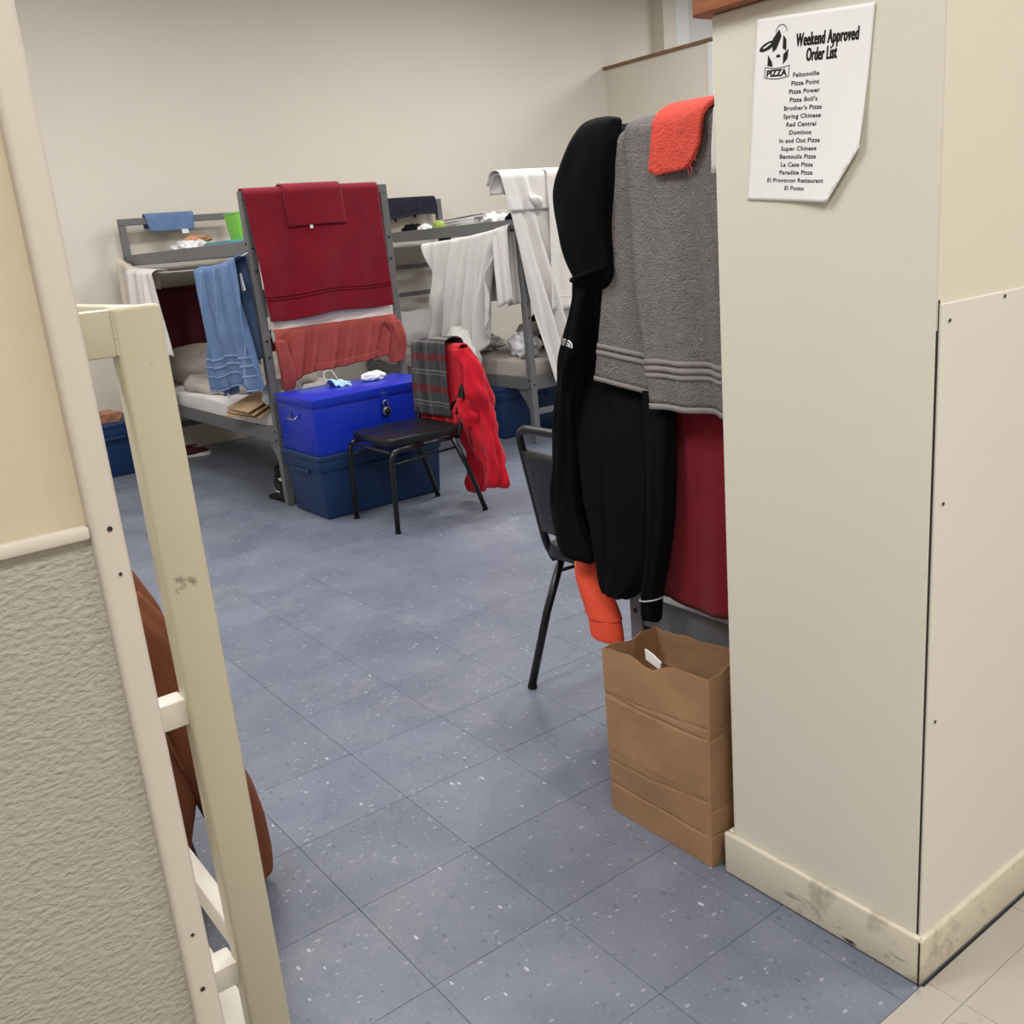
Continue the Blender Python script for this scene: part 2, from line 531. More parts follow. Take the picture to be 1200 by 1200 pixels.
def floor_material():
    m = bpy.data.materials.new('vinyl_tile')
    m.use_nodes = True
    nt = m.node_tree
    L = nt.links.new
    b = nt.nodes['Principled BSDF']
    b.inputs['Specular IOR Level'].default_value = 0.4
    g = nt.nodes.new('ShaderNodeNewGeometry')
    # mottled base
    n = nt.nodes.new('ShaderNodeTexNoise')
    n.inputs['Scale'].default_value = 3.2
    n.inputs['Detail'].default_value = 8
    n.inputs['Roughness'].default_value = 0.62
    L(g.outputs['Position'], n.inputs['Vector'])
    rp = nt.nodes.new('ShaderNodeValToRGB')
    rp.color_ramp.elements[0].position = 0.32
    rp.color_ramp.elements[1].position = 0.72
    rp.color_ramp.elements[0].color = lin((98, 103, 118))
    rp.color_ramp.elements[1].color = lin((122, 126, 139))
    L(n.outputs['Fac'], rp.inputs[0])
    cur = rp.outputs[0]
    # tile to tile tone
    oi = nt.nodes.new('ShaderNodeObjectInfo')
    mr = nt.nodes.new('ShaderNodeMapRange')
    mr.inputs[3].default_value = 0.94
    mr.inputs[4].default_value = 1.05
    L(oi.outputs['Random'], mr.inputs[0])
    hm = nt.nodes.new('ShaderNodeHueSaturation')
    L(mr.outputs[0], hm.inputs['Value'])
    L(cur, hm.inputs['Color'])
    cur = hm.outputs[0]

    def flecks(cur, scale, stretch, rot, thr, lo, col, amt):
        mp = nt.nodes.new('ShaderNodeMapping')
        mp.inputs['Scale'].default_value = stretch
        mp.inputs['Rotation'].default_value = (0, 0, rot)
        L(g.outputs['Position'], mp.inputs[0])
        v = nt.nodes.new('ShaderNodeTexVoronoi')
        v.inputs['Scale'].default_value = scale
        L(mp.outputs[0], v.inputs['Vector'])
        sp = nt.nodes.new('ShaderNodeSeparateColor')
        L(v.outputs['Color'], sp.inputs[0])
        a = nt.nodes.new('ShaderNodeMath')
        a.operation = 'GREATER_THAN'
        a.inputs[1].default_value = lo
        L(sp.outputs[0], a.inputs[0])
        d = nt.nodes.new('ShaderNodeMath')
        d.operation = 'MULTIPLY'
        d.inputs[1].default_value = thr
        L(sp.outputs[1], d.inputs[0])
        c = nt.nodes.new('ShaderNodeMath')
        c.operation = 'LESS_THAN'
        L(v.outputs['Distance'], c.inputs[0])
        L(d.outputs[0], c.inputs[1])
        e = nt.nodes.new('ShaderNodeMath')
        e.operation = 'MULTIPLY'
        L(a.outputs[0], e.inputs[0])
        L(c.outputs[0], e.inputs[1])
        f2 = nt.nodes.new('ShaderNodeMath')
        f2.operation = 'MULTIPLY'
        f2.inputs[1].default_value = amt
        L(e.outputs[0], f2.inputs[0])
        mx = nt.nodes.new('ShaderNodeMix')
        mx.data_type = 'RGBA'
        L(f2.outputs[0], mx.inputs['Factor'])
        L(cur, mx.inputs['A'])
        mx.inputs['B'].default_value = lin(col)
        return mx.outputs['Result']

    cur = flecks(cur, 95, (1, 0.5, 1), 0.5, 0.36, 0.80, (176, 178, 186), 0.5)
    cur = flecks(cur, 85, (0.5, 1, 1), 0.2, 0.36, 0.78, (78, 82, 94), 0.55)
    cur = flecks(cur, 190, (1, 0.7, 1), 1.1, 0.45, 0.6, (138, 142, 154), 0.5)
    cur = flecks(cur, 68, (0.45, 1, 1), 2.0, 0.27, 0.90, (196, 198, 205), 0.7)
    # old scuffs and a worn dull film
    n2 = nt.nodes.new('ShaderNodeTexNoise')
    n2.inputs['Scale'].default_value = 1.1
    n2.inputs['Detail'].default_value = 9
    n2.inputs['Roughness'].default_value = 0.7
    L(g.outputs['Position'], n2.inputs['Vector'])
    r2 = nt.nodes.new('ShaderNodeMapRange')
    r2.inputs[1].default_value = 0.56
    r2.inputs[2].default_value = 0.80
    r2.inputs[4].default_value = 0.5
    L(n2.outputs['Fac'], r2.inputs[0])
    mx = nt.nodes.new('ShaderNodeMix')
    mx.data_type = 'RGBA'
    L(r2.outputs[0], mx.inputs['Factor'])
    L(cur, mx.inputs['A'])
    mx.inputs['B'].default_value = lin((168, 166, 164))
    L(mx.outputs['Result'], b.inputs['Base Color'])
    r3 = nt.nodes.new('ShaderNodeMapRange')
    r3.inputs[3].default_value = 0.34
    r3.inputs[4].default_value = 0.5
    L(n2.outputs['Fac'], r3.inputs[0])
    L(r3.outputs[0], b.inputs['Roughness'])
    MATS['vinyl_tile'] = m


floor_material()

# ------------------------------------------------------------------ setting
T = 0.3048
floor = struct(MB().box(-5.75, 3.6, -4.0, 10.0, -0.08, -0.0025).build('floor', 'grout', None, loc=(0, 0, 0)))


def tile_verts(x0, x1, y0, y1):
    c = 0.0008
    g = 0.0004
    x0, x1, y0, y1 = x0 + g, x1 - g, y0 + g, y1 - g
    return ([(x0, y0, -0.0025), (x1, y0, -0.0025), (x1, y1, -0.0025), (x0, y1, -0.0025),
             (x0, y0, -0.0008), (x1, y0, -0.0008), (x1, y1, -0.0008), (x0, y1, -0.0008),
             (x0 + c, y0 + c, 0), (x1 - c, y0 + c, 0), (x1 - c, y1 - c, 0), (x0 + c, y1 - c, 0)],
            [(0, 1, 5, 4), (1, 2, 6, 5), (2, 3, 7, 6), (3, 0, 4, 7), (4, 5, 9, 8), (5, 6, 10, 9), (6, 7, 11, 10), (7, 4, 8, 11), (8, 9, 10, 11)])


v_, f_ = tile_verts(0, T, 0, T)
tile0 = MB().add(v_, f_).build('tile', 'vinyl_tile', floor)
first = True
for i in range(-18, 3):
    for j in range(-3, 10):
        t = tile0 if first else tile0.copy()
        if not first:
            COL.objects.link(t)
        first = False
        t.location = (i * T, j * T, 0)
fm = MB()
for i in range(-19, 3):
    for j in range(-13, 33):
        if -18 <= i and -3 <= j < 10:
            continue
        fm.add(*tile_verts(max(i * T, -5.75), (i + 1) * T, max(j * T, -4), min((j + 1) * T, 10)))
fm.build('tile_field', 'vinyl_tile', floor, kind='stuff')
xb = 3 * T
cols = [(xb, 0.985)] + [(0.985 + k * T, 0.985 + (k + 1) * T) for k in range(3)]
for (a, b) in cols:
    for j in range(-1, 4):
        y0 = 0.07 + j * T
        MB().add(*tile_verts(a, b, y0, y0 + T)).build('tile', 'beige_tile', floor)
fm = MB()
for k in range(-1, 9):
    a = xb if k < 0 else 0.985 + k * T
    b = 0.985 if k < 0 else min(0.985 + (k + 1) * T, 3.6)
    if a >= 3.6:
        continue
    for j in range(-14, 33):
        if k < 3 and -1 <= j < 4:
            continue
        y0 = 0.07 + j * T
        fm.add(*tile_verts(a, b, max(y0, -4), min(y0 + T, 10)))
fm.build('tile_field', 'beige_tile', floor, kind='stuff')

struct(MB().box(-5.85, 3.7, -4.1, 10.1, 3.6, 3.7).build('ceiling', 'ceiling_paint'))
# back wall with its pilaster
wb = struct(MB().box(-5.85, -5.75, -4.0, 6.6, -0.08, 3.6).build('wall_back', 'wall_paint'))
MB().box(-5.80, -5.60, 6.545, 6.72, 0, 3.6).build('pilaster', 'wall_paint', wb)
MB().box(-5.80, -5.598, 6.72, 6.9, 0, 3.6).build('pilaster_lit_face', 'wall_white', wb)  # whiter colour imitates the light falling on this side of the pilaster
MB().box(-5.85, -5.75, 6.6, 10.0, 0, 3.6).build('far_bay', 'wall_white', wb)
struct(MB().box(-5.85, 3.7, 10.0, 10.1, -0.08, 3.6).build('wall_end', 'wall_paint'))
struct(MB().box(-5.85, 3.7, -4.1, -4.0, -0.08, 3.6).build('wall_near', 'wall_paint'))
struct(MB().box(3.6, 3.7, -4.0, 10.0, -0.08, 3.6).build('wall_corridor', 'wall_paint'))
# partition standing out from the back wall
wf = struct(MB().box(-5.75, -4.40, 5.875, 5.99, 0, 2.795).build('wall_far', 'wall_paint'))
tf = struct(MB().box(-5.75, -4.37, 5.85, 6.01, 2.795, 2.822).build('trim_1', 'cap_wood_pale', bevel=0.004))
MB().box(-4.44, -4.385, 5.862, 6.0, 0, 2.79).build('lit_end', 'wall_white', wf)  # partition's lit end face, its brightness painted on as a whiter slab

# low wall on the right: end pillar, wall behind it, painted panel, wooden cap
wr = struct(MB().box(0.475, 0.899, 0.365, 0.585, 0, 1.70).build('wall_right', 'pillar_paint', bevel=0.004))
MB().box(0.81, 0.899, 0.585, 10.0, 0, 1.70).build('low_wall', 'wall_cream', wr)
MB().box(0.8985, 0.9, 0.3655, 10.0, 1.18, 1.70).build('upper_face', 'wall_cream', wr)
MB().box(0.895, 0.9004, 0.3662, 0.371, 0.1, 1.225).build('gap', 'dark_gap', wr)
pan = MB().box(0.898, 0.905, 0.3688, 4.0, 0.095, 1.219).build('panel', 'panel_paint', wr, bevel=0.0015)


def screw(p, parent, axis='x', r=0.0032):
    return MB().lathe([(r * 0.55, 0.0), (r, 0.0006), (r * 0.8, 0.0012), (0.0004, 0.0008)], p, axis, 10).build('screw', 'screw_dark', parent)


for (y, z) in ((0.3895, 1.193), (0.3895, 0.905), (0.389, 0.52), (0.80, 1.19), (1.4, 1.19), (0.55, 1.212)):
    screw((0.906, y, z), pan)
cap = MB()
cap.prism(rounded([(0.448, 2, 0), (0.448, 0.338, 0), (0.93, 0.338, 0), (0.93, 2, 0)], 0.02)[1:-1] + [(0.93, 0.61, 0), (0.78, 0.61, 0), (0.448, 0.61, 0)], (0, 0, 0.036))
capo = cap.build('cap', 'cap_wood', wr, bevel=0.009, seg=3)
capo.location.z = 1.70
MB().box(0.78, 0.93, 0.611, 10.0, 1.70, 1.736).build('cap', 'cap_wood', wr, bevel=0.008, seg=2)


def baseboard(name, x0, x1, y0, y1, h=0.1):
    o = MB().box(x0, x1, y0, y1, 0.0015, h).build(name, 'base_paint', bevel=0.006, seg=3)
    return struct(autosmooth(o))


baseboard('baseboard_front', 0.457, 0.9115, 0.353, 0.3665, 0.102)
baseboard('baseboard_right', 0.8985, 0.9145, 0.3545, 10.0, 0.097)
baseboard('baseboard_side', 0.457, 0.4755, 0.367, 0.585, 0.102)
br = bpy.data.objects['baseboard_right']
MB().box(0.9105, 0.9130, 0.3528, 0.3548, 0.0, 0.094).build('joint_gap', 'dark_gap', br)
dirt = struct(MB().box(0.9145, 0.919, 0.36, 9.9, 0.0, 0.0015).build('dirt_line', 'dark_gap'))  # thin dark line of dirt along the foot of the baseboard

# wall in the left foreground
wl = struct(MB().box(0.82, 0.905, -4.0, -0.842, 0, 3.6).build('wall_left', 'left_paint'))
MB().box(0.904, 0.9095, -4.0, -0.862, 0, 1.176).build('embossed_panel', 'frp_panel', wl)
autosmooth(MB().box(0.904, 0.916, -4.0, -0.8625, 1.1745, 1.1855).build('panel_strip', 'trim_paint', wl, bevel=0.003))
tr = struct(autosmooth(MB().box(0.815, 0.917, -0.8625, -0.8375, 0, 3.6).build('trim_3', 'trim_paint', bevel=0.005, seg=3)))
for (y, z, r) in ((-0.8484, 1.180, 0.0022), (-0.8475, 1.142, 0.0015), (-0.8505, 0.80, 0.0017), (-0.8515, 0.742, 0.0024)):
    screw((0.917, y, z), tr, r=r)


# ------------------------------------------------------------------ bunk beds
def make_bunk(name, loc, rz, L, W, H, hole=True):
    """local: x 0 = foot .. L = head, y 0..W"""
    b = empty(name, loc, rz)
    p = 0.046
    zu0, zu1 = 1.388, 1.462
    zl0, zl1 = 0.362, 0.448
    s = H / 1.70
    if H < 1.65:
        zu0, zu1 = zu0 * s, zu1 * s
    for ex in (0, 1):
        x0 = 0 if ex == 0 else L - p
        for ey in (0, 1):
            y0 = 0 if ey == 0 else W - p
            po = MB().box(x0, x0 + p, y0, y0 + p, 0, H - p).build('post', 'bed_metal', b, bevel=0.004)
            sd = -1 if ey == 0 else 1
            yb = y0 if ey == 0 else y0 + p
            xf = x0 if ex == 0 else x0 + p
            sx = -1 if ex == 0 else 1
            for z in (0.40, 0.84, 0.93, 1.30, 1.42):
                MB().lathe([(0.0075, 0), (0.0075, 0.003 * sx), (0.005, 0.005 * sx)], (xf, y0 + p / 2, z), 'x', 8).build('bolt', 'bolt', po)
            for z in (0.38, 0.43, 1.405, 1.445):
                MB().lathe([(0.0075, 0), (0.0075, 0.003 * sd), (0.005, 0.005 * sd)], (x0 + p / 2, yb, z), 'y', 8).build('bolt', 'bolt', po)
        MB().box(x0, x0 + p, 0, W, H - p, H).build('top_bar', 'bed_metal', b, bevel=0.004)
        for z in (1.18 * s, 0.965, 0.22):
            MB().box(x0 + 0.006, x0 + 0.034, p, W - p, z - 0.026, z + 0.012).build('rung', 'bed_metal', b, bevel=0.003)
        MB().box(x0 + 0.004, x0 + 0.038, p, W - p, zu0, zu1).build('cross_rail', 'bed_metal', b, bevel=0.003)
        MB().box(x0 + 0.004, x0 + 0.038, p, W - p, zl0, zl1).build('cross_rail', 'bed_metal', b, bevel=0.003)
    for ey in (0, 1):
        y0 = 0.004 if ey == 0 else W - 0.034
        MB().box(p, L - p, y0, y0 + 0.03, zu0, zu1).build('side_rail', 'bed_metal', b, bevel=0.003)
        MB().box(p, L - p, y0, y0 + 0.03, zl0, zl1).build('side_rail', 'bed_metal', b, bevel=0.003)
        for ex in (0, 1):
            for zt, hh in ((zu0, 0.11), (zl0, 0.16)):
                xa = p if ex == 0 else L - p
                dx = 0.13 if ex == 0 else -0.13
                MB().prism([(xa, y0 + 0.012, zt), (xa + dx, y0 + 0.012, zt), (xa + dx * 0.35, y0 + 0.012, zt - hh * 0.55), (xa, y0 + 0.012, zt - hh)],
                           (0, 0.008, 0)).build('gusset', 'bed_metal', b)
    MB().box(0.038, L - 0.038, 0.034, W - 0.034, zu0 + 0.012, zu0 + 0.032).build('deck', 'bed_deck', b)
    MB().box(0.038, L - 0.038, 0.034, W - 0.034, zl0 + 0.03, zl0 + 0.05).build('deck', 'bed_deck', b)
    return b


b1 = make_bunk('bunk_bed', (-3.38, 1.95, 0), PI, 2.27, 0.88, 1.71)
tag(b1, 'grey metal bunk bed with red towel over its foot end', 'bunk bed', 'grey metal bunk beds')
b2 = make_bunk('bunk_bed', (-3.40, 3.77, 0), PI, 2.25, 0.88, 1.715)
tag(b2, 'grey metal bunk bed hung with white sheets, dark shorts on its headboard', 'bunk bed', 'grey metal bunk beds')
b3 = make_bunk('bunk_bed', (0.78, 0.605, 0), PI / 2, 2.05, 0.855, 1.592)
tag(b3, 'grey metal bunk bed behind the pillar with grey towel and black jacket', 'bunk bed', 'grey metal bunk beds')


def soft_box(x0, x1, y0, y1, z0, z1, e=0.25, n=26, nz=0.01, fs=6.0, seed=0):
    """superellipsoid-like padded box with uneven top"""
    cx, cy, cz = (x0 + x1) / 2, (y0 + y1) / 2, (z0 + z1) / 2
    hx, hy, hz = (x1 - x0) / 2, (y1 - y0) / 2, (z1 - z0) / 2
    mb = MB()
    sg = lambda v, p_: math.copysign(abs(v) ** p_, v)

    def fn(a, b):
        th = 2 * PI * a
        ph = PI * (b - 0.5)
        x = sg(math.cos(ph), e) * sg(math.cos(th), e)
        y = sg(math.cos(ph), e) * sg(math.sin(th), e)
        z = sg(math.sin(ph), e)
        P = Vector((cx + hx * x, cy + hy * y, cz + hz * z))
        if z > -0.6:
            P.z += nz * (noise.noise(Vector((P.x * fs, P.y * fs, seed))) + 0.5 * noise.noise(Vector((P.x * fs * 2.7, P.y * fs * 2.7, seed + 3))))
        return P
    mb.grid(fn, n * 2, n)
    return mb


def mattress(name, m, x0, x1, y0, y1, z0, z1, label, nz=0.012, seed=0):
    o = soft_box(x0, x1, y0, y1, z0, z1, 0.22, 40, nz, 5, seed).build(name, m, None, world=True, smooth=True)
    return tag(o, label, 'mattress')


mattress('mattress', 'bed_linen', -5.59, -3.44, 1.075, 1.90, 0.415, 0.545, 'mattress in white sheet on the lower bunk beside the blue towel', 0.03, 2)
mattress('mattress', 'gray_linen', -5.59, -3.45, 2.90, 3.72, 0.415, 0.56, 'mattress in pale grey sheet on the lower bunk above the far blue tub', 0.02, 5)
mattress('mattress', 'dark_khaki', -0.02, 0.73, 0.66, 2.60, 0.41, 0.52, 'dark khaki mattress under the long red towel behind the paper bag', 0.006, 8)


def pillow(x, y, z, lx, ly, lz, m, label, rot=0.0, seed=0, tilt=0.0):
    mb = soft_box(-lx / 2, lx / 2, -ly / 2, ly / 2, -lz / 2, lz / 2, 0.62, 26, 0.02, 9, seed)
    o = mb.build('pillow', m, None, loc=(x, y, z), smooth=True)
    o.rotation_euler = (0, tilt, rot)
    return tag(o, label, 'pillow')


pillow(-5.36, 1.46, 0.66, 0.40, 0.62, 0.22, 'gray_linen', 'greyish pillow at the head of the bunk under the maroon blanket', 0.05, 1, 0.35)
pillow(-5.35, 3.36, 0.68, 0.42, 0.66, 0.24, 'bed_linen', 'pale pillow at the head of the bunk below the dark shorts', 0.0, 4, 0.4)
o = soft_box(-5.15, -4.25, 1.10, 1.86, 0.53, 0.62, 0.5, 28, 0.05, 7, 12).build('blanket', 'gray_linen', None, world=True, smooth=True)
tag(o, 'rumpled pale blanket lying on the lower bunk beside the blue towel', 'blanket')

# ------------------------------------------------------------------ chairs
def make_chair(name, loc, rz, label):
    c = empty(name, loc, rz)
    seat = soft_box(-0.212, 0.212, -0.205, 0.235, 0.425, 0.472, 0.24, 24, 0.002, 4).build('seat', 'black_vinyl', c, smooth=True)
    for s in (-1, 1):
        x = 0.215 * s
        l1 = MB().tube(rounded([(x, 0.252, 0.012), (x, 0.238, 0.412), (x * 0.96, 0.05, 0.414)], 0.055, 6), 0.0135, 12).build('leg', 'black_tube', c, smooth=True)
        MB().lathe([(0.0135, 0.0), (0.0148, 0.002), (0.0143, 0.014), (0.012, 0.016)], (x, 0.2515, 0), 'z', 12).build('rubber_foot', 'rubber', l1)
        l2 = MB().tube([(x * 0.95, -0.13, 0.412), (x * 1.0, -0.20, 0.24), (x * 1.07, -0.27, 0.012)], 0.0130, 12).build('leg', 'black_tube', c, smooth=True)
        MB().lathe([(0.0135, 0.0), (0.0148, 0.002), (0.0143, 0.014), (0.012, 0.016)], (x * 1.07, -0.27, 0), 'z', 12).build('rubber_foot', 'rubber', l2)
        MB().tube([(x * 0.96, 0.06, 0.414), (x * 0.95, -0.17, 0.412)], 0.0112, 10).build('side_rail', 'black_tube', c, smooth=True)
        MB().tube(rounded([(x, 0.236, 0.345), (x * 0.98, 0.1, 0.352), (x * 0.97, -0.155, 0.362)], 0.03, 4), 0.0065, 8).build('brace', 'black_tube', c, smooth=True)
    MB().tube([(-0.205, 0.235, 0.405), (0.205, 0.235, 0.405)], 0.009, 8).build('front_rail', 'black_tube', c)
    bp = rounded([(-0.204, -0.165, 0.414), (-0.204, -0.19, 0.47), (-0.204, -0.262, 0.835), (0.204, -0.262, 0.835), (0.204, -0.19, 0.47), (0.204, -0.165, 0.414)], 0.05, 7)
    MB().tube(bp, 0.0125, 12).build('back_frame', 'black_tube', c, smooth=True)
    MB().tube([(-0.2, -0.206, 0.545), (0.2, -0.206, 0.545)], 0.008, 8).build('back_rail', 'black_tube', c)

    def bk(a, b):
        x = -0.188 + 0.376 * a
        z = 0.515 + 0.255 * b
        return (x, -0.194 - (z - 0.47) * 0.197 - 0.012 * (1 - (2 * a - 1) ** 2), z)
    bm = MB().grid(bk, 16, 10)
    ob = bm.build('backrest', 'black_vinyl', c, smooth=True, solid=0.022)
    return tag(c, label, 'chair', 'black stacking chairs')


chair1 = make_chair('stacking_chair', (-2.595, 1.455, 0), PI, 'black vinyl chair with plaid cloth and red jacket over its back, beside blue chest')
chair2 = make_chair('stacking_chair', (-0.325, 0.885, 0), 0.0, 'black chair partly hidden behind the black hooded jacket')
chair3 = make_chair('stacking_chair', (-0.555, -0.775, 0), PI / 2, 'black chair behind the cream metal frame with a brown coat over its back')

# ------------------------------------------------------------------ tubs and footlocker
def make_tub(x0, x1, y0, y1, h, label, lid=True):
    t = empty('storage_tub', ((x0 + x1) / 2, (y0 + y1) / 2, 0))
    hx, hy = (x1 - x0) / 2, (y1 - y0) / 2
    i = 0.028
    autosmooth(MB().frustum((-hx + i, hx - i, -hy + i, hy - i), (-hx + 0.012, hx - 0.012, -hy + 0.012, hy - 0.012), 0.0, h * 0.76).build('body', 'tub_blue', t, bevel=0.012, seg=3))
    autosmooth(MB().frustum((-hx + 0.006, hx - 0.006, -hy + 0.006, hy - 0.006), (-hx + 0.003, hx - 0.003, -hy + 0.003, hy - 0.003), h * 0.74, h - 0.03).build('rim', 'tub_blue', t, bevel=0.006))
    MB().box(-hx * 0.42, hx * 0.42, -hy - 0.006, -hy + 0.012, h * 0.70, h * 0.755).build('handle', 'tub_blue', t, bevel=0.005)
    MB().box(hx - 0.012, hx + 0.006, -hy * 0.5, hy * 0.5, h * 0.70, h * 0.755).build('handle', 'tub_blue', t, bevel=0.005)
    if lid:
        autosmooth(MB().box(-hx, hx, -hy, hy, h - 0.035, h).build('lid', 'tub_blue', t, bevel=0.009, seg=3))
    return tag(t, label, 'storage tub', 'dark blue storage tubs')


make_tub(-3.335, -2.885, 1.06, 1.83, 0.35, 'dark blue plastic tub directly under the bright blue footlocker')
make_tub(-4.32, -3.70, 2.84, 3.42, 0.365, 'dark blue plastic tub under the bunk hung with white sheets')
make_tub(-5.68, -5.20, 0.30, 0.88, 0.37, 'dark blue plastic tub seen through the cream frame, magazines on top')

ch = empty('footlocker', (-3.105, 1.445, 0.35))
autosmooth(MB().box(-0.222, 0.222, -0.372, 0.372, 0.0, 0.262).build('body', 'chest_blue', ch, bevel=0.006))
autosmooth(MB().box(-0.230, 0.230, -0.380, 0.380, 0.252, 0.302).build('lid', 'chest_blue', ch, bevel=0.006))
hd = MB().tube([(-0.045, -0.374, 0.205), (-0.04, -0.402, 0.185), (0.04, -0.402, 0.185), (0.045, -0.374, 0.205)], 0.004, 8).build('handle', 'steel', ch, smooth=True)
for s in (-1, 1):
    MB().box(s * 0.045 - 0.012, s * 0.045 + 0.012, -0.377, -0.371, 0.192, 0.216).build('handle_plate', 'chest_blue', hd, bevel=0.001)
hs = MB().box(0.221, 0.2335, 0.02, 0.062, 0.205, 0.275).build('hasp', 'chest_blue', ch, bevel=0.002)
MB().box(0.2305, 0.2350, 0.022, 0.060, 0.266, 0.272).build('hinge_pin', 'steel', hs)
pl = empty('padlock', (-2.858, 1.486, 0.50))
MB().lathe([(0.018, -0.010), (0.0235, -0.008), (0.0245, 0.0), (0.0235, 0.008), (0.018, 0.010)], (0, 0, 0.024), 'x', 20).build('case', 'steel', pl, smooth=False)
MB().lathe([(0.017, 0.0), (0.017, 0.004), (0.008, 0.006), (0.006, 0.012), (0.001, 0.012)], (0.010, 0, 0.024), 'x', 20).build('dial', 'dial', pl)
MB().tube([(0, -0.014, 0.044)] + arc((0, 0, 0.068), 0.014, PI, 0, 8, (0, 1, 0), (0, 0, 1)) + [(0, 0.014, 0.044)], 0.0035, 8).build('shackle', 'steel', pl, smooth=True)
tag(pl, 'small steel combination padlock hanging on the blue footlocker', 'padlock')
tag(ch, 'bright blue metal footlocker standing on a dark blue tub', 'footlocker')


def blob(name, c, r, m, label, cat, nz=0.25, fs=3.0, seed=0, group=None, n=24, flat=True, creases=0.0):
    c, r = Vector(c), Vector(r)

    def fn(a, b):
        th, ph = 2 * PI * a, PI * (b - 0.5)
        d = Vector((math.cos(ph) * math.cos(th), math.cos(ph) * math.sin(th), math.sin(ph)))
        k = 1 + nz * noise.noise(d * fs + Vector((seed, seed * 2, 0)))
        if creases:
            k += creases * (1 - abs(noise.noise(d * fs * 2.6 + Vector((seed * 3, 0, 0))))) - creases
        P = Vector((d.x * r.x, d.y * r.y, d.z * r.z)) * k
        if flat and P.z < -r.z * 0.8:
            P.z = -r.z * 0.8
        return c + P + Vector((0, 0, r.z * 0.8))
    o = MB().grid(fn, n * 2, n).build(name, m, None, world=True, smooth=True)
    return tag(o, label, cat, group)


# on the footlocker (top z 0.652)
mk = empty('face_mask', (-3.20, 1.395, 0.652))


def mkf(a, b):
    x, y = (a - 0.5) * 0.13, (b - 0.5) * 0.09
    return (x + 0.2 * y, y, 0.034 * math.sin(PI * a) * (1 - 0.4 * b) + 0.004 + 0.006 * math.sin(b * 12))


MB().grid(mkf, 12, 10).build('pleated_panel', 'mask_blue', mk, smooth=True, solid=0.002)
for s in (-1, 1):
    MB().tube(rounded([(0.06 * s, -0.035, 0.008), (0.105 * s, -0.04, 0.05 - 0.022 * s), (0.115 * s, 0.025, 0.055 - 0.026 * s), (0.06 * s, 0.035, 0.01)], 0.03, 5), 0.0022, 6).build('ear_loop', 'plastic_white', mk, smooth=True)
tag(mk, 'pale blue face mask with white ear loops on the blue footlocker', 'face mask')
o = blob('rolled_socks', (-3.17, 1.60, 0.652), (0.042, 0.075, 0.028), 'sock_white', 'rolled pair of white socks lying on the blue footlocker', 'socks', 0.25, 2.5, 3)

# ------------------------------------------------------------------ rope lines
def rope(name, pts, label, r=0.0035):
    P = [Vector(p) for p in pts]
    out = []
    for i in range(len(P) - 1):
        for k in range(6):
            t = k / 6
            a = P[max(i - 1, 0)]
            b, c = P[i], P[i + 1]
            d = P[min(i + 2, len(P) - 1)]
            out.append(0.5 * (2 * b + (c - a) * t + (2 * a - 5 * b + 4 * c - d) * t * t + (3 * b - a - 3 * c + d) * t ** 3))
    out.append(P[-1])
    o = MB().tube(out, r, 6).build(name, 'rope', None, world=True, smooth=True)
    return tag(o, label, 'rope')


rope('clothesline', [(-5.635, 1.066, 1.455), (-5.60, 1.04, 1.44), (-5.37, 1.035, 1.358), (-4.86, 1.032, 1.333), (-4.1, 1.032, 1.333), (-3.7, 1.035, 1.352), (-3.42, 1.04, 1.385), (-3.39, 1.066, 1.40)],
     'thin pale clothesline along the bunk holding the blue towel')
rope('clothesline', [(-5.62, 2.886, 1.44), (-5.2, 2.86, 1.405), (-4.42, 2.855, 1.356), (-3.98, 2.855, 1.366), (-3.6, 2.856, 1.40), (-3.44, 2.86, 1.425), (-3.41, 2.886, 1.44)],
     'thin pale clothesline along the bunk holding the white sheet')


# ------------------------------------------------------------------ towels and clothes on the bunk with the red towel
def cloth_thing(name, label, cat, group=None, loc=(0, 0, 0)):
    return tag(empty(name, loc), label, cat, group)


def care_tag(c, parent, u, d, w=0.02, h=0.025, off=0.006, m='plastic_white'):
    P = c.p(u, d + PI * c.r / 2, off)
    t, f = c.tan, c.fr
    mb = MB()
    a = P - t * w / 2
    mb.prism([a, a + t * w, a + t * w + Vector((0, 0, -h)), a + Vector((0, 0, -h))], f * 0.0012)
    return mb.build('care_tag', m, parent, world=True)


t = cloth_thing('bath_towel', 'large dark red bath towel over the bunk foot above the footlocker', 'towel', 'red towels', (-3.403, 1.49, 1.05))
cr = Cloth((-3.403, 1.082, 1.722), (-3.403, 1.885, 1.722), 0.69, 0.30, (1, 0), r=0.036, amp=0.022, k=1.6, tl=-0.035, tr=0.0, seed=3, top=0.15,
           hem=lambda u: 1.0 - 0.02 * u + 0.012 * math.sin(9 * u), skew=0.25)
cr.mesh('cloth', 'red_terry', t, nu=64, nv=80, th=0.007)
for d0, d1 in ((0.548, 0.556), (0.565, 0.573), (0.682, 0.69)):
    cr.mesh('woven_band', 'red_terry_dark', t, nu=64, nv=2, q0=d0 + PI * cr.r / 2, q1=d1, off=0.006, th=0.003)
w = cloth_thing('washcloth', 'small dark red washcloth folded over the large red towel', 'washcloth', None, (-3.36, 1.5, 1.53))
cr.mesh('cloth', 'red_terry', w, nu=24, nv=40, u0=0.27, u1=0.70, q0=-0.14, q1=0.185, off=0.013, th=0.008)
care_tag(cr, w, 0.43, 0.183, 0.018, 0.02, 0.014)

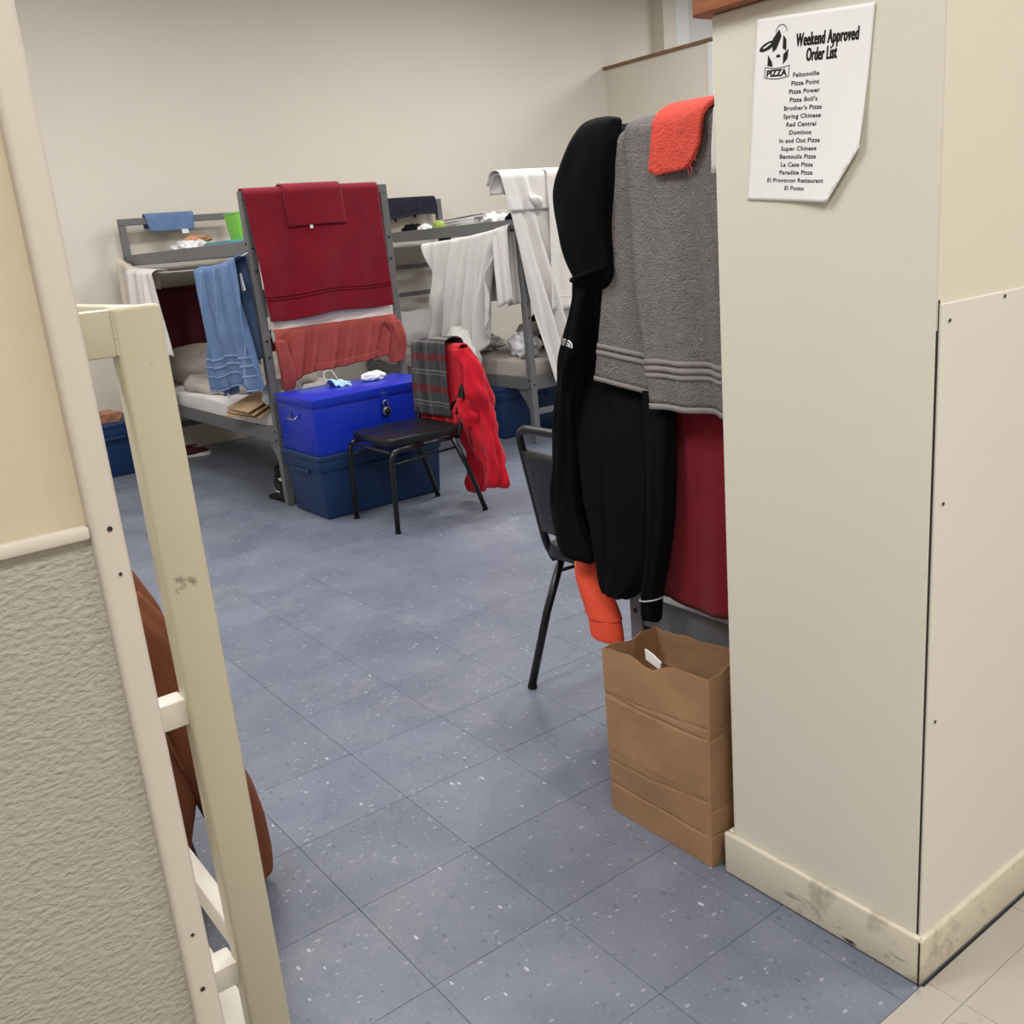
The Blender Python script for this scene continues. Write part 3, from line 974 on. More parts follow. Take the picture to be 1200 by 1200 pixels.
t = cloth_thing('white_sheet', 'white sheet hanging between the large red towel and the salmon garment', 'sheet', None, (-3.40, 1.5, 0.9))
Cloth((-3.405, 1.13, 1.205), (-3.405, 1.90, 1.205), 0.29, 0.15, (1, 0), r=0.019, amp=0.001, k=3, seed=9).mesh('cloth', 'white_cloth', t, nu=40, nv=30, th=0.003)

t = cloth_thing('sweatshirt', 'salmon sweatshirt bunched over the bunk rail behind the footlocker', 'sweatshirt', None, (-3.37, 1.5, 0.7))
cs = Cloth((-3.40, 1.135, 0.985), (-3.40, 1.905, 0.985), 0.255, 0.12, (1, 0), r=0.036, amp=0.026, k=6.5, seed=21, top=0.5,
           hem=lambda u: 0.93 + 0.30 * max(0, (0.25 - u) / 0.25) + 0.05 * math.sin(5 * u), skew=0.35)
cs.mesh('body', 'salmon', t, nu=110, nv=40, th=0.004)
cs.mesh('waistband', 'salmon', t, nu=60, nv=4, u0=0.25, u1=0.82, q0=0.225 + 0.026 * PI / 2, q1=0.258, off=0.007, th=0.006)
MB().loft([(-3.335, 1.86, 0.95, 0.03, 0.05), (-3.33, 1.885, 0.86, 0.035, 0.045), (-3.345, 1.875, 0.78, 0.03, 0.06), (-3.345, 1.86, 0.71, 0.022, 0.045)], 28, 0.006, 5, 3).build('sleeve', 'salmon', t, world=True, smooth=True)
MB().loft([(-3.335, 1.15, 0.93, 0.03, 0.03), (-3.33, 1.16, 0.82, 0.035, 0.04), (-3.335, 1.17, 0.72, 0.035, 0.045), (-3.34, 1.16, 0.66, 0.02, 0.035)], 28, 0.006, 5, 5).build('sleeve', 'salmon', t, world=True, smooth=True)

t = cloth_thing('hand_towel', 'small blue washcloth with white tag over the bunk headboard', 'washcloth', None, (-5.63, 1.43, 1.6))
c = Cloth((-5.627, 1.255, 1.735), (-5.627, 1.605, 1.735), 0.125, 0.10, (1, 0), r=0.032, amp=0.006, k=1.5, tl=-0.02, tr=-0.02, seed=5)
c.mesh('cloth', 'blue_terry', t, nu=24, nv=26, th=0.006)
care_tag(c, t, 0.80, 0.118, 0.05, 0.03)

t = cloth_thing('cream_towel', 'long cream towel on the clothesline nearest the wall', 'towel', None, (-5.3, 1.03, 0.5))
c = Cloth((-5.60, 1.03, 1.442), (-4.96, 1.03, 1.345), 0.92, 0.12, (0, -1), r=0.014, amp=0.022, k=4, tl=0.0, tr=0.02, seed=15, top=0.6, sag=0.018)
c.mesh('cloth', 'cream_cloth', t, nu=50, nv=50, th=0.005)
t = cloth_thing('white_shirt', 'crumpled white shirt on the clothesline beside the cream towel', 'shirt', None, (-5.1, 1.0, 0.82))
c = Cloth((-5.385, 1.03, 1.375), (-4.80, 1.03, 1.352), 0.53, 0.01, (0, -1), r=0.042, amp=0.03, k=3.5, tl=0.02, tr=0.17, seed=17, top=0.6, sag=0.0,
          hem=lambda u: 0.95 + 0.08 * u)
c.mesh('cloth', 'white_cloth', t, nu=60, nv=50, th=0.003)

t = cloth_thing('blue_towel', 'blue striped bath towel hung in folds on the clothesline by the footlocker', 'towel', None, (-3.75, 1.0, 0.6))
cb = Cloth((-4.02, 1.033, 1.348), (-3.415, 1.033, 1.393), 0.685, 0.55, (0, -1), r=0.018, amp=0.045, k=3.4, tl=-0.06, tr=0.12, sag=0.018, seed=23, top=0.55,
           hem=lambda u: 1.0 + 0.035 * math.sin(7 * u + 1), skew=-0.25)
cb.mesh('cloth', 'blue_terry', t, nu=100, nv=60, th=0.006)
for d0, d1 in ((0.50, 0.515), (0.545, 0.56), (0.60, 0.612), (0.676, 0.686)):
    cb.mesh('woven_band', 'blue_band', t, nu=100, nv=2, q0=d0 + PI * cb.r / 2, q1=d1, off=0.005, th=0.003)
for uu in (0.12, 0.3, 0.47, 0.66, 0.86):
    cb.mesh('woven_stripe', 'blue_band', t, nu=2, nv=40, u0=uu, u1=uu + 0.012, q0=0.03, q1=0.66, off=0.0045, th=0.003)
cb2 = Cloth((-3.98, 1.045, 0.80), (-3.70, 1.045, 0.80), 0.19, 0.02, (0, -1), r=0.012, amp=0.012, k=2, tl=-0.02, seed=8, hem=lambda u: 1.08 - 0.25 * u)
cb2.mesh('lower_corner', 'blue_terry', t, nu=20, nv=16, th=0.006)
care_tag(cb2, t, 0.32, 0.18, 0.035, 0.03)
MB().prism([(-3.42, 1.015, 1.30), (-3.40, 1.015, 1.30), (-3.375, 1.015, 1.21), (-3.425, 1.015, 1.205)], (0, 0.002, 0)).build('paper_label', 'plastic_white', t, world=True)

t = cloth_thing('blanket', 'dark maroon blanket hung across the head of the lower bunk', 'blanket', None, (-5.6, 1.5, 0.6))
Cloth((-5.628, 1.14, 1.215), (-5.628, 1.88, 1.215), 0.63, 0.1, (1, 0), r=0.024, amp=0.02, k=3, seed=31).mesh('cloth', 'maroon', t, nu=40, nv=30, th=0.006)

# upper bunk clutter (deck top z = 1.42)
zd = 1.42
blob('plastic_bag', (-5.22, 1.42, zd), (0.16, 0.13, 0.062), 'plastic_white', 'crumpled white plastic bag on the upper bunk below the blue washcloth', 'bag', 0.35, 3, 2, None, 26, True, 0.25)
blob('snack_wrapper', (-5.20, 1.46, zd + 0.085), (0.055, 0.10, 0.028), 'wrapper', 'orange and white snack wrapper on top of the crumpled plastic bag', 'wrapper', 0.4, 4, 5, None, 18, True, 0.3)
fo = empty('folder', (-4.75, 1.62, zd))
for k in range(3):
    MB().box(-0.30, 0.06 + 0.03 * k, -0.16, 0.14, 0.011 + 0.022 * k, 0.031 + 0.022 * k).build('sheaf' if k < 2 else 'cover', 'plastic_teal' if k == 2 else 'paper_white', fo, bevel=0.002)
MB().box(-0.31, 0.08, -0.165, 0.15, 0.0, 0.012).build('cover', 'plastic_teal', fo, bevel=0.002)
tag(fo, 'teal plastic folder lying flat on the upper bunk beside the green bin', 'folder')
gb = empty('plastic_bin', (-4.97, 1.76, zd))
gm = MB()


def bing(a, b):
    th = 2 * PI * a
    sg = lambda v: math.copysign(abs(v) ** 0.35, v)
    k = 0.105 + 0.03 * b
    return (k * 1.1 * sg(math.cos(th)), k * sg(math.sin(th)), 0.002 + 0.25 * b)


gm.grid(bing, 40, 8)
gm.add([bing(k / 40, 0) for k in range(40)], [tuple(range(40))])
gm.build('wall', 'plastic_green', gb, smooth=False, solid=0.003)
MB().tube([Vector(bing(k / 40, 1)) for k in range(40)], 0.005, 6, True).build('rim', 'plastic_green', gb, smooth=True)
tag(gb, 'translucent lime green plastic bin on the upper bunk beside the red towel', 'bin')

# lower bunk clutter: folded cardboard and bags at the foot
cbx = empty('cardboard', (-3.70, 1.155, 0.56))
for k in range(3):
    mbx = MB().box(-0.22, 0.18, -0.16, 0.13, 0.0 + 0.016 * k, 0.007 + 0.016 * k)
    o = mbx.build('sheet', 'cardboard', cbx)
    o.rotation_euler = (0.42 - 0.03 * k, -0.04, 0.12 - 0.10 * k)
tag(cbx, 'folded brown cardboard sheets on the lower bunk beside the footlocker', 'cardboard')
blob('plastic_bag', (-3.50, 1.19, 0.555), (0.09, 0.12, 0.08), 'plastic_white', 'crumpled white bag on the lower bunk next to the cardboard sheets', 'bag', 0.35, 3, 7, None, 24, True, 0.25)


def sneaker(x, y, rz, upper, label, cat='shoe', group=None, z=0.0, low=False):
    s = empty('sneaker', (x, y, z), rz)
    prof = [(0.0, 0.034), (0.03, 0.040), (0.10, 0.040), (0.17, 0.046), (0.23, 0.044), (0.265, 0.032), (0.28, 0.012)]
    outline = [(px - 0.14, w_) for px, w_ in prof] + [(px - 0.14, -w_) for px, w_ in reversed(prof)]
    MB().prism([(a, b, 0.0) for a, b in outline], (0, 0, 0.026)).build('sole', 'sole', s, bevel=0.004)
    rings = []
    mb = MB()

    def up_(a, b):
        t_ = b
        px = 0.005 + 0.262 * t_
        w_ = 0.034 + 0.012 * math.sin(PI * min(1, t_ * 1.05))
        h = 0.085 if t_ < 0.35 else 0.085 - 0.045 * min(1, (t_ - 0.35) / 0.45)
        if t_ > 0.9:
            w_ *= 1 - 5.5 * (t_ - 0.9)
            h *= 1 - 4.0 * (t_ - 0.9)
        ang = PI * a
        return (px - 0.14, w_ * math.cos(ang), 0.022 + (h - 0.0) * abs(math.sin(ang)) ** 0.6 * 0.8)
    mb.grid(up_, 16, 18)
    mb.add([up_(k / 16, 0) for k in range(17)], [tuple(range(17))])
    mb.build('upper', upper, s, smooth=True, solid=0.003)
    MB().box(-0.02, 0.055, -0.022, 0.022, 0.078, 0.086).build('laces', 'sole' if upper == 'shoe_black' else upper, s, bevel=0.003)
    return tag(s, label, cat, group)


sneaker(-3.74, 1.205, -0.25, 'shoe_black', 'black sneaker with white sole under the bunk, nearer the footlocker', 'shoe', 'shoes under the bunk')
sneaker(-3.98, 1.32, -0.2, 'shoe_black', 'black sneaker with white sole under the bunk, farther from the footlocker', 'shoe', 'shoes under the bunk')
sneaker(-5.42, 1.22, 1.3, 'shoe_red', 'dark red shoe with white sole under the bunk beside the cream post', 'shoe', 'shoes under the bunk')
sl = empty('slipper', (-3.56, 1.125, 0), 0.1)
pr = [(-0.13, 0.03), (-0.1, 0.04), (0.0, 0.036), (0.08, 0.045), (0.125, 0.03), (0.135, 0.0)]
MB().prism([(a, b, 0) for a, b in pr] + [(a, -b, 0) for a, b in reversed(pr[:-1])], (0, 0, 0.02)).build('sole', 'rubber', sl, bevel=0.004)
MB().grid(lambda a, b: (0.0 + 0.075 * b, 0.046 * math.cos(PI * a), 0.016 + 0.036 * math.sin(PI * a)), 12, 4).build('strap', 'rubber', sl, smooth=True, solid=0.004)
tag(sl, 'flat black slipper on the floor at the corner of the tub', 'slipper')

# magazines on the far tub
mg = empty('magazine', (-5.42, 0.62, 0.37))
for k in range(4):
    o = MB().box(-0.11, 0.11, -0.15, 0.14, 0.014 * k, 0.013 + 0.014 * k).build('page_block', 'magazine', mg, bevel=0.001)
    o.rotation_euler = (0, 0, 0.12 * k - 0.2)
tag(mg, 'pile of colourful magazines on the far blue tub', 'magazines')
blob('black_pouch', (-5.33, 0.50, 0.37 + 0.056), (0.09, 0.10, 0.045), 'black_cotton', 'small black pouch on the magazines on the far tub', 'pouch', 0.3, 3, 2)

# ------------------------------------------------------------------ bunk hung with white sheets
t = cloth_thing('gym_shorts', 'dark navy shorts hung over the bunk headboard', 'shorts', None, (-5.63, 3.4, 1.58))
c = Cloth((-5.628, 3.08, 1.742), (-5.628, 3.70, 1.742), 0.155, 0.12, (1, 0), r=0.034, amp=0.016, k=4, seed=4, top=0.6, hem=lambda u: 1.0 + 0.10 * math.sin(6 * u))
c.mesh('cloth', 'navy_mesh', t, nu=50, nv=24, th=0.005)
c.mesh('hem_piping', 'bed_metal', t, nu=50, nv=1, q0=0.139 + 0.034 * PI / 2, q1=0.141, off=0.004, th=0.002)
for uu in (0.3, 0.62):
    c.mesh('drawcord_end', 'black_cotton', t, nu=2, nv=4, u0=uu, u1=uu + 0.05, q0=0.15 + 0.034 * PI / 2, q1=0.18, off=0.002, th=0.003)


def shirt_hem(u):
    if u < 0.35:
        return 0.70
    if u < 0.62:
        return 0.70 + 0.30 * math.sin((u - 0.35) / 0.27 * PI / 2)
    if u < 0.85:
        return 1.0 - 0.25 * (u - 0.62) / 0.23
    return 0.75 - 0.2 * (u - 0.85) / 0.15


t = cloth_thing('white_bedsheet', 'bunched white bedsheet sagging from the clothesline over the far bunk', 'sheet', None, (-3.95, 2.8, 0.45))
c = Cloth((-4.43, 2.855, 1.366), (-3.52, 2.855, 1.421), 0.94, 0.45, (0, -1), r=0.016, amp=0.075, k=4.2, tl=-0.02, tr=-0.10, seed=41, top=0.45, sag=0.012,
          hem=shirt_hem, skew=0.18, gather=0.10)
c.mesh('cloth', 'white_cloth', t, nu=110, nv=70, th=0.003)
MB().loft([(-4.02, 2.76, 0.80, 0.05, 0.03), (-3.98, 2.735, 0.72, 0.12, 0.05), (-3.92, 2.73, 0.62, 0.15, 0.055), (-3.90, 2.745, 0.52, 0.10, 0.045), (-3.90, 2.76, 0.44, 0.035, 0.02)], 36, 0.012, 6, 4, nz=0.03).build('gathered_end', 'white_cloth', t, world=True, smooth=True)
t = cloth_thing('white_undershirt', 'white undershirt on the clothesline beside the far bunk post', 'shirt', None, (-3.48, 2.83, 0.9))
c = Cloth((-3.60, 2.855, 1.415), (-3.425, 2.857, 1.44), 0.50, 0.5, (0, -1), r=0.03, amp=0.022, k=2.2, tl=-0.02, tr=0.0, seed=43, top=0.6, hem=lambda u: 1.0 - 0.05 * u)
c.mesh('cloth', 'white_cloth', t, nu=30, nv=40, th=0.003)

t = cloth_thing('white_curtain_sheet', 'long white sheet draped over the foot end of the far bunk', 'sheet', None, (-3.4, 3.2, 0.3))
c = Cloth((-3.423, 2.765, 1.738), (-3.423, 3.62, 1.738), 1.34, 0.12, (1, 0), r=0.038, amp=0.05, k=5.5, tl=-0.27, tr=0.05, seed=51, top=0.2, skew=-0.12)
c.mesh('cloth', 'white_cloth', t, nu=90, nv=80, th=0.003)
c.mesh('folded_top', 'white_cloth', t, nu=40, nv=30, u0=-0.02, u1=0.44, q0=-0.10, q1=0.20, off=0.022, th=0.004)
MB().loft([(-3.335, 2.96, 1.60, 0.02, 0.02), (-3.325, 2.985, 1.575, 0.03, 0.045), (-3.325, 3.0, 1.545, 0.025, 0.035), (-3.335, 3.01, 1.52, 0.012, 0.012)], 24, 0.005, 4, 3).build('knot', 'white_cloth', t, world=True, smooth=True)
t = cloth_thing('white_towel', 'narrow white towel with hem over the long white sheet', 'towel', None, (-3.3, 3.15, 0.8))
c2 = Cloth((-3.423, 3.10, 1.758), (-3.423, 3.48, 1.758), 0.885, 0.4, (1, 0), r=0.062, amp=0.055, k=1.3, tl=0.05, tr=0.0, seed=54, top=0.5)
c2.mesh('cloth', 'white_terry', t, nu=40, nv=50, th=0.006)
c2.mesh('hem', 'white_cloth', t, nu=40, nv=1, q0=0.80 + 0.062 * PI / 2, q1=0.806, off=0.004, th=0.003)

zd = 1.42
ap = empty('apple', (-4.56, 3.05, zd))
MB().lathe([(0.004, 0.004), (0.03, 0.0), (0.047, 0.02), (0.054, 0.05), (0.05, 0.078), (0.03, 0.096), (0.006, 0.088)], (0, 0, 0), 'z', 20).build('flesh', 'apple', ap, smooth=True)
MB().tube([(0, 0, 0.086), (0.004, 0, 0.105)], 0.002, 6).build('stem', 'brown_dark', ap)
tag(ap, 'green apple on the upper bunk rail below the dark shorts', 'apple')
blob('paper_wad', (-4.72, 3.02, zd), (0.06, 0.05, 0.045), 'plastic_white', 'small white paper wad beside the green apple', 'paper', 0.3, 3, 3)
bk = empty('paper_stack', (-4.13, 3.08, zd))
for k in range(5):
    o = MB().box(-0.20, 0.16 - 0.02 * k, -0.12, 0.14, 0.018 * k, 0.016 + 0.018 * k).build('sheaf', 'paper_white' if k != 1 else 'dark_gap', bk)
    o.rotation_euler = (0, 0, 0.1 * k - 0.15)
o = MB().box(-0.22, 0.18, -0.13, 0.13, 0.103, 0.106).build('top_sheet', 'paper_white', bk)
o.rotation_euler = (0.04, -0.05, 0.25)
tag(bk, 'untidy stack of white papers on the far upper bunk', 'papers')
blob('plastic_bag', (-3.90, 3.06, zd), (0.09, 0.08, 0.058), 'plastic_white', 'white plastic bag on the far upper bunk beside the papers', 'bag', 0.35, 3, 9, None, 22, True, 0.25)
blob('white_roll', (-3.735, 3.03, zd), (0.055, 0.05, 0.052), 'sock_white', 'white rolled cloth on the far upper bunk beside the black cap', 'cloth', 0.15, 2, 2)
cp = empty('baseball_cap', (-3.63, 3.06, zd))
MB().lathe([(0.085, 0.0), (0.088, 0.03), (0.078, 0.065), (0.05, 0.088), (0.012, 0.097)], (0, 0, 0), 'z', 20).build('crown', 'black_cotton', cp, smooth=True)
MB().prism([(-0.07, -0.05, 0.004)] + [(0.075 * math.cos(a), -0.06 - 0.07 * math.sin(a), 0.004) for a in [PI - PI * k / 8 for k in range(9)]] + [(0.07, -0.05, 0.004)], (0, 0, 0.005)).build('brim', 'black_cotton', cp)
tag(cp, 'black cap on the far upper bunk against the hanging white sheet', 'cap')
blob('dark_sweater', (-4.95, 3.05, zd), (0.10, 0.07, 0.052), 'black_cotton', 'small bundle of black clothing on the upper bunk below the dark shorts', 'clothing', 0.35, 3, 6)

blob('plastic_bag', (-3.63, 3.04, 0.555), (0.12, 0.10, 0.10), 'plastic_white', 'crumpled white plastic bag on the lower bunk by the far post', 'bag', 0.35, 3, 11, None, 26, True, 0.3)
blob('pale_cloth_bundle', (-3.66, 3.13, 0.70), (0.11, 0.10, 0.045), 'gray_linen', 'pale bundled cloth heaped on the crumpled bag by the far post', 'cloth', 0.3, 3, 13, None, 22, True, 0.2)
blob('black_backpack', (-3.86, 3.50, 0.56), (0.24, 0.15, 0.17), 'black_cotton', 'black backpack on the lower bunk behind the hanging white sheet', 'backpack', 0.15, 2, 4)
blob('white_bundle', (-4.45, 3.12, 0.555), (0.38, 0.18, 0.08), 'bed_linen', 'rumpled white bedding on the lower bunk behind the hanging bedsheet', 'bedding', 0.3, 4, 16, None, 30, True, 0.2)

# ------------------------------------------------------------------ clothes on the chair by the footlocker
def plaid_material():
    m = mat('plaid', (66, 66, 68), rough=0.9, var=0.12, vscale=40, bump=0.3, bscale=300)
    nt = m.node_tree
    b = nt.nodes['Principled BSDF']
    L = nt.links.new
    tc = nt.nodes.new('ShaderNodeTexCoord')
    sp = nt.nodes.new('ShaderNodeSeparateXYZ')
    L(tc.outputs['Object'], sp.inputs[0])

    def stripe(axis, period, off, width, col, amt):
        a = nt.nodes.new('ShaderNodeMath')
        a.operation = 'ADD'
        a.inputs[1].default_value = off
        L(sp.outputs[axis], a.inputs[0])
        p_ = nt.nodes.new('ShaderNodeMath')
        p_.operation = 'PINGPONG'
        p_.inputs[1].default_value = period / 2
        L(a.outputs[0], p_.inputs[0])
        c_ = nt.nodes.new('ShaderNodeMath')
        c_.operation = 'LESS_THAN'
        c_.inputs[1].default_value = width / 2
        L(p_.outputs[0], c_.inputs[0])
        q = nt.nodes.new('ShaderNodeMath')
        q.operation = 'MULTIPLY'
        q.inputs[1].default_value = amt
        L(c_.outputs[0], q.inputs[0])
        mx = nt.nodes.new('ShaderNodeMix')
        mx.data_type = 'RGBA'
        L(q.outputs[0], mx.inputs['Factor'])
        L(b.inputs['Base Color'].links[0].from_socket, mx.inputs['A'])
        mx.inputs['B'].default_value = lin(col)
        L(mx.outputs['Result'], b.inputs['Base Color'])

    stripe('X', 0.16, 0.05, 0.06, (36, 36, 38), 0.55)
    stripe('Z', 0.165, 0.03, 0.035, (104, 30, 34), 0.8)
    stripe('Z', 0.165, 0.10, 0.006, (160, 156, 150), 0.45)
    stripe('Z', 0.165, 0.118, 0.004, (160, 156, 150), 0.4)
    stripe('X', 0.12, 0.0, 0.005, (160, 156, 150), 0.4)
    stripe('X', 0.12, 0.02, 0.003, (160, 156, 150), 0.35)


plaid_material()
t = cloth_thing('fleece_jacket', 'bright red fleece jacket hung over the back of the chair by the footlocker', 'jacket', None, (-2.55, 1.7, 0.06))
c = Cloth((-2.815, 1.708, 0.856), (-2.395, 1.708, 0.868), 0.42, 0.50, (0, -1), r=0.028, amp=0.016, k=2.5, tl=0.02, tr=0.05, seed=61, top=0.4)
c.mesh('body', 'red_fleece', t, nu=50, nv=60, th=0.007)
MB().loft([(-2.40, 1.70, 0.85, 0.03, 0.04), (-2.37, 1.72, 0.76, 0.055, 0.06), (-2.345, 1.73, 0.62, 0.075, 0.06), (-2.34, 1.74, 0.5, 0.09, 0.06), (-2.31, 1.745, 0.38, 0.08, 0.055),
           (-2.27, 1.745, 0.25, 0.07, 0.05), (-2.262, 1.74, 0.16, 0.068, 0.045), (-2.268, 1.735, 0.125, 0.05, 0.03)], 48, 0.006, 3, 2, nz=0.045).build('sleeve', 'red_fleece', t, world=True, smooth=True)
MB().loft([(-2.52, 1.80, 0.55, 0.10, 0.05), (-2.50, 1.80, 0.42, 0.10, 0.05), (-2.50, 1.80, 0.3, 0.085, 0.045), (-2.53, 1.80, 0.18, 0.07, 0.04), (-2.55, 1.80, 0.07, 0.072, 0.035), (-2.55, 1.80, 0.055, 0.06, 0.025)], 48, 0.006, 3, 6, nz=0.035).build('sleeve', 'red_fleece', t, world=True, smooth=True)
MB().loft([(-2.40, 1.70, 0.60, 0.05, 0.035), (-2.42, 1.685, 0.52, 0.085, 0.04), (-2.44, 1.70, 0.44, 0.075, 0.04), (-2.46, 1.74, 0.36, 0.06, 0.035), (-2.47, 1.76, 0.30, 0.04, 0.02)], 44, 0.006, 3, 9, nz=0.045).build('front_flap', 'red_fleece', t, world=True, smooth=True)
t = cloth_thing('plaid_cloth', 'grey plaid cloth with red stripes over the back of the chair by the footlocker', 'cloth', None, (-2.65, 1.66, 0.5))
c = Cloth((-2.80, 1.706, 0.884), (-2.475, 1.706, 0.902), 0.395, 0.12, (0, -1), r=0.052, amp=0.012, k=1.8, tl=0.03, tr=0.0, seed=63, top=0.4, hem=lambda u: 1.0 + 0.03 * u)
c.mesh('cloth', 'plaid', t, nu=40, nv=44, th=0.006)

# ------------------------------------------------------------------ near bunk: towels, jacket
t = cloth_thing('bath_towel', 'large grey terry bath towel over the near bunk end beside the pillar', 'towel', None, (0.15, 0.58, 0.98))
yb = 0.628
ca = Cloth((0.030, yb, 1.578), (0.24, yb, 1.574), 0.563, 0.3, (0, -1), r=0.070, amp=0.010, k=1.2, tl=0.118, tr=0.0, seed=71, top=0.2, hem=lambda u: 0.99 + 0.075 * u)
ca.mesh('under_fold', 'gray_terry', t, nu=40, nv=70, th=0.009)
cg = Cloth((0.070, yb, 1.592), (0.465, yb, 1.580), 0.612, 0.3, (0, -1), r=0.082, amp=0.020, k=1.6, tl=-0.062, tr=0.0, seed=73, top=0.25, hem=lambda u: 1.0 - 0.012 * u, skew=-0.2)
cg.mesh('cloth', 'gray_terry', t, nu=60, nv=90, th=0.010)
for (cc, q0, q1) in ((ca, 0.472, 0.484), (ca, 0.489, 0.501), (cg, 0.505, 0.517), (cg, 0.522, 0.534), (cg, 0.539, 0.549), (ca, 0.557, 0.569), (cg, 0.610, 0.624)):
    cc.mesh('woven_band', 'gray_band', t, nu=40, nv=2, q0=q0 + PI * cc.r / 2, q1=q1, off=0.0066, th=0.0015)
# washcloth: rounded lower corners
w = cloth_thing('washcloth', 'coral orange terry washcloth over the grey towel', 'washcloth', None, (0.2, 0.56, 1.48))
half = PI * cg.r / 2


def orange_fn(a, b):
    u = 0.255 + 0.345 * a
    e = abs(2 * a - 1)
    D = 0.098 - 0.045 * max(0, (a - 0.72) / 0.28) ** 2 - 0.012 * max(0, (0.15 - a) / 0.15) - 0.012 * a
    q = -0.16 + (0.16 + D + half) * b
    P = cg.p(u, q, 0.019)
    if q > half:
        P.x -= 0.028 * (q - half) / 0.128 * (1 - 0.3 * a)
    return P


MB().grid(orange_fn, 30, 40).build('cloth', 'orange_terry', w, world=True, smooth=True, solid=0.010)
rnd = random.Random(5)
for k in range(5):
    P = Vector(orange_fn(0.80 + 0.04 * k, 1.0))
    MB().tube([P, P + Vector((rnd.uniform(-0.004, 0.008), -0.004, -0.008)), P + Vector((rnd.uniform(-0.006, 0.012), -0.005, -rnd.uniform(0.01, 0.02)))], 0.0006, 4).build('loose_thread', 'orange_terry', w, world=True)
t = cloth_thing('white_hand_towel', 'white terry towel edge over the near bunk against the pillar', 'towel', None, (0.36, 0.56, 1.45))
Cloth((0.338, yb, 1.600), (0.465, yb, 1.600), 0.145, 0.12, (0, -1), r=0.104, amp=0.006, k=1, tl=0.004, seed=4).mesh('cloth', 'white_terry', t, nu=20, nv=30, th=0.008)

t = cloth_thing('red_bath_towel', 'long dark red towel hanging low on the near bunk behind the paper bag', 'towel', 'red towels', (0.25, 0.59, 0.48))
c = Cloth((0.11, 0.622, 1.13), (0.45, 0.622, 1.13), 0.64, 0.3, (0, -1), r=0.03, amp=0.016, k=1.5, tl=0.062, tr=0.0, seed=81, top=0.4, hem=lambda u: 1.0 + 0.03 * math.sin(4 * u))
c.mesh('cloth', 'red_terry', t, nu=40, nv=60, th=0.007)

j = cloth_thing('hooded_jacket', 'black hooded fleece jacket hanging from the near bunk corner', 'jacket', None, (-0.08, 0.55, 0.44))
def jr(l, r, z, ay, cy=0.55):
    """ring of a hanging garment from its left and right extent, its half depth and its depth position"""
    cx, ax = (l + r) / 2, (r - l) / 2
    a2 = math.sqrt(max((ax * 0.6) ** 2 - (ay * 0.795) ** 2, (ax * 0.3) ** 2)) / 0.6
    return (cx - (cy - 0.55) * 1.325, cy, z, a2, ay)


MB().loft([jr(-0.125, -0.03, 1.225, 0.012, 0.56), jr(-0.150, 0.012, 1.258, 0.032, 0.552), jr(-0.172, 0.016, 1.30, 0.042, 0.548), jr(-0.195, 0.022, 1.36, 0.052, 0.545), jr(-0.209, 0.03, 1.42, 0.056, 0.545),
           jr(-0.196, 0.046, 1.485, 0.056, 0.55), jr(-0.146, 0.058, 1.55, 0.05, 0.56), jr(-0.095, 0.066, 1.588, 0.04, 0.575), jr(-0.06, 0.062, 1.604, 0.028, 0.585), jr(-0.015, 0.025, 1.611, 0.01, 0.59)], 60, 0.004, 5, 1, nz=0.010).build('hood', 'black_fleece', j, world=True, smooth=True)
MB().tube([(-0.150, 0.555, 1.250), (-0.125, 0.525, 1.256), (-0.09, 0.508, 1.263), (-0.05, 0.506, 1.272), (-0.02, 0.512, 1.28), (0.0, 0.53, 1.285)], 0.006, 8).build('neck_seam', 'black_fleece', j, world=True, smooth=True)
jbody = MB().loft([jr(-0.140, 0.01, 1.27, 0.026, 0.56), jr(-0.150, 0.03, 1.20, 0.022, 0.58), jr(-0.155, 0.04, 1.12, 0.016, 0.588), jr(-0.165, 0.10, 1.0, 0.016, 0.588), jr(-0.175, 0.165, 0.85, 0.036, 0.565), jr(-0.172, 0.16, 0.70, 0.042, 0.56),
           jr(-0.14, 0.125, 0.57, 0.04, 0.56), jr(-0.128, 0.05, 0.485, 0.034, 0.56), jr(-0.115, 0.0, 0.452, 0.026, 0.56)], 64, 0.004, 6, 4, nz=0.008)
jbody.build('body', 'black_fleece', j, world=True, smooth=True)
sleeve = MB().loft([jr(-0.140, -0.06, 1.262, 0.022, 0.55), jr(-0.170, -0.075, 1.19, 0.03, 0.55), jr(-0.198, -0.095, 1.11, 0.036, 0.545), jr(-0.235, -0.12, 1.03, 0.038, 0.545), jr(-0.262, -0.145, 0.92, 0.038, 0.545), jr(-0.282, -0.160, 0.80, 0.038, 0.545), jr(-0.303, -0.165, 0.67, 0.040, 0.545),
           jr(-0.306, -0.145, 0.60, 0.04, 0.545), jr(-0.288, -0.128, 0.545, 0.036, 0.545), jr(-0.262, -0.145, 0.527, 0.02, 0.545)], 48, 0.005, 4, 8, nz=0.012)
sleeve.build('sleeve', 'black_fleece', j, world=True, smooth=True)
sv = MB().loft([jr(0.07, 0.18, 1.0, 0.026, 0.56), jr(0.065, 0.18, 0.85, 0.034, 0.545), jr(0.055, 0.165, 0.70, 0.034, 0.54), jr(0.04, 0.135, 0.58, 0.03, 0.54), jr(0.022, 0.11, 0.50, 0.026, 0.54), jr(0.02, 0.10, 0.44, 0.024, 0.54), jr(0.03, 0.09, 0.43, 0.012, 0.54)], 36, 0.004, 5, 12)
sv.build('sleeve', 'black_cotton', j, world=True, smooth=True)
cuff_c = jr(0.021, 0.107, 0.487, 0.026, 0.54)
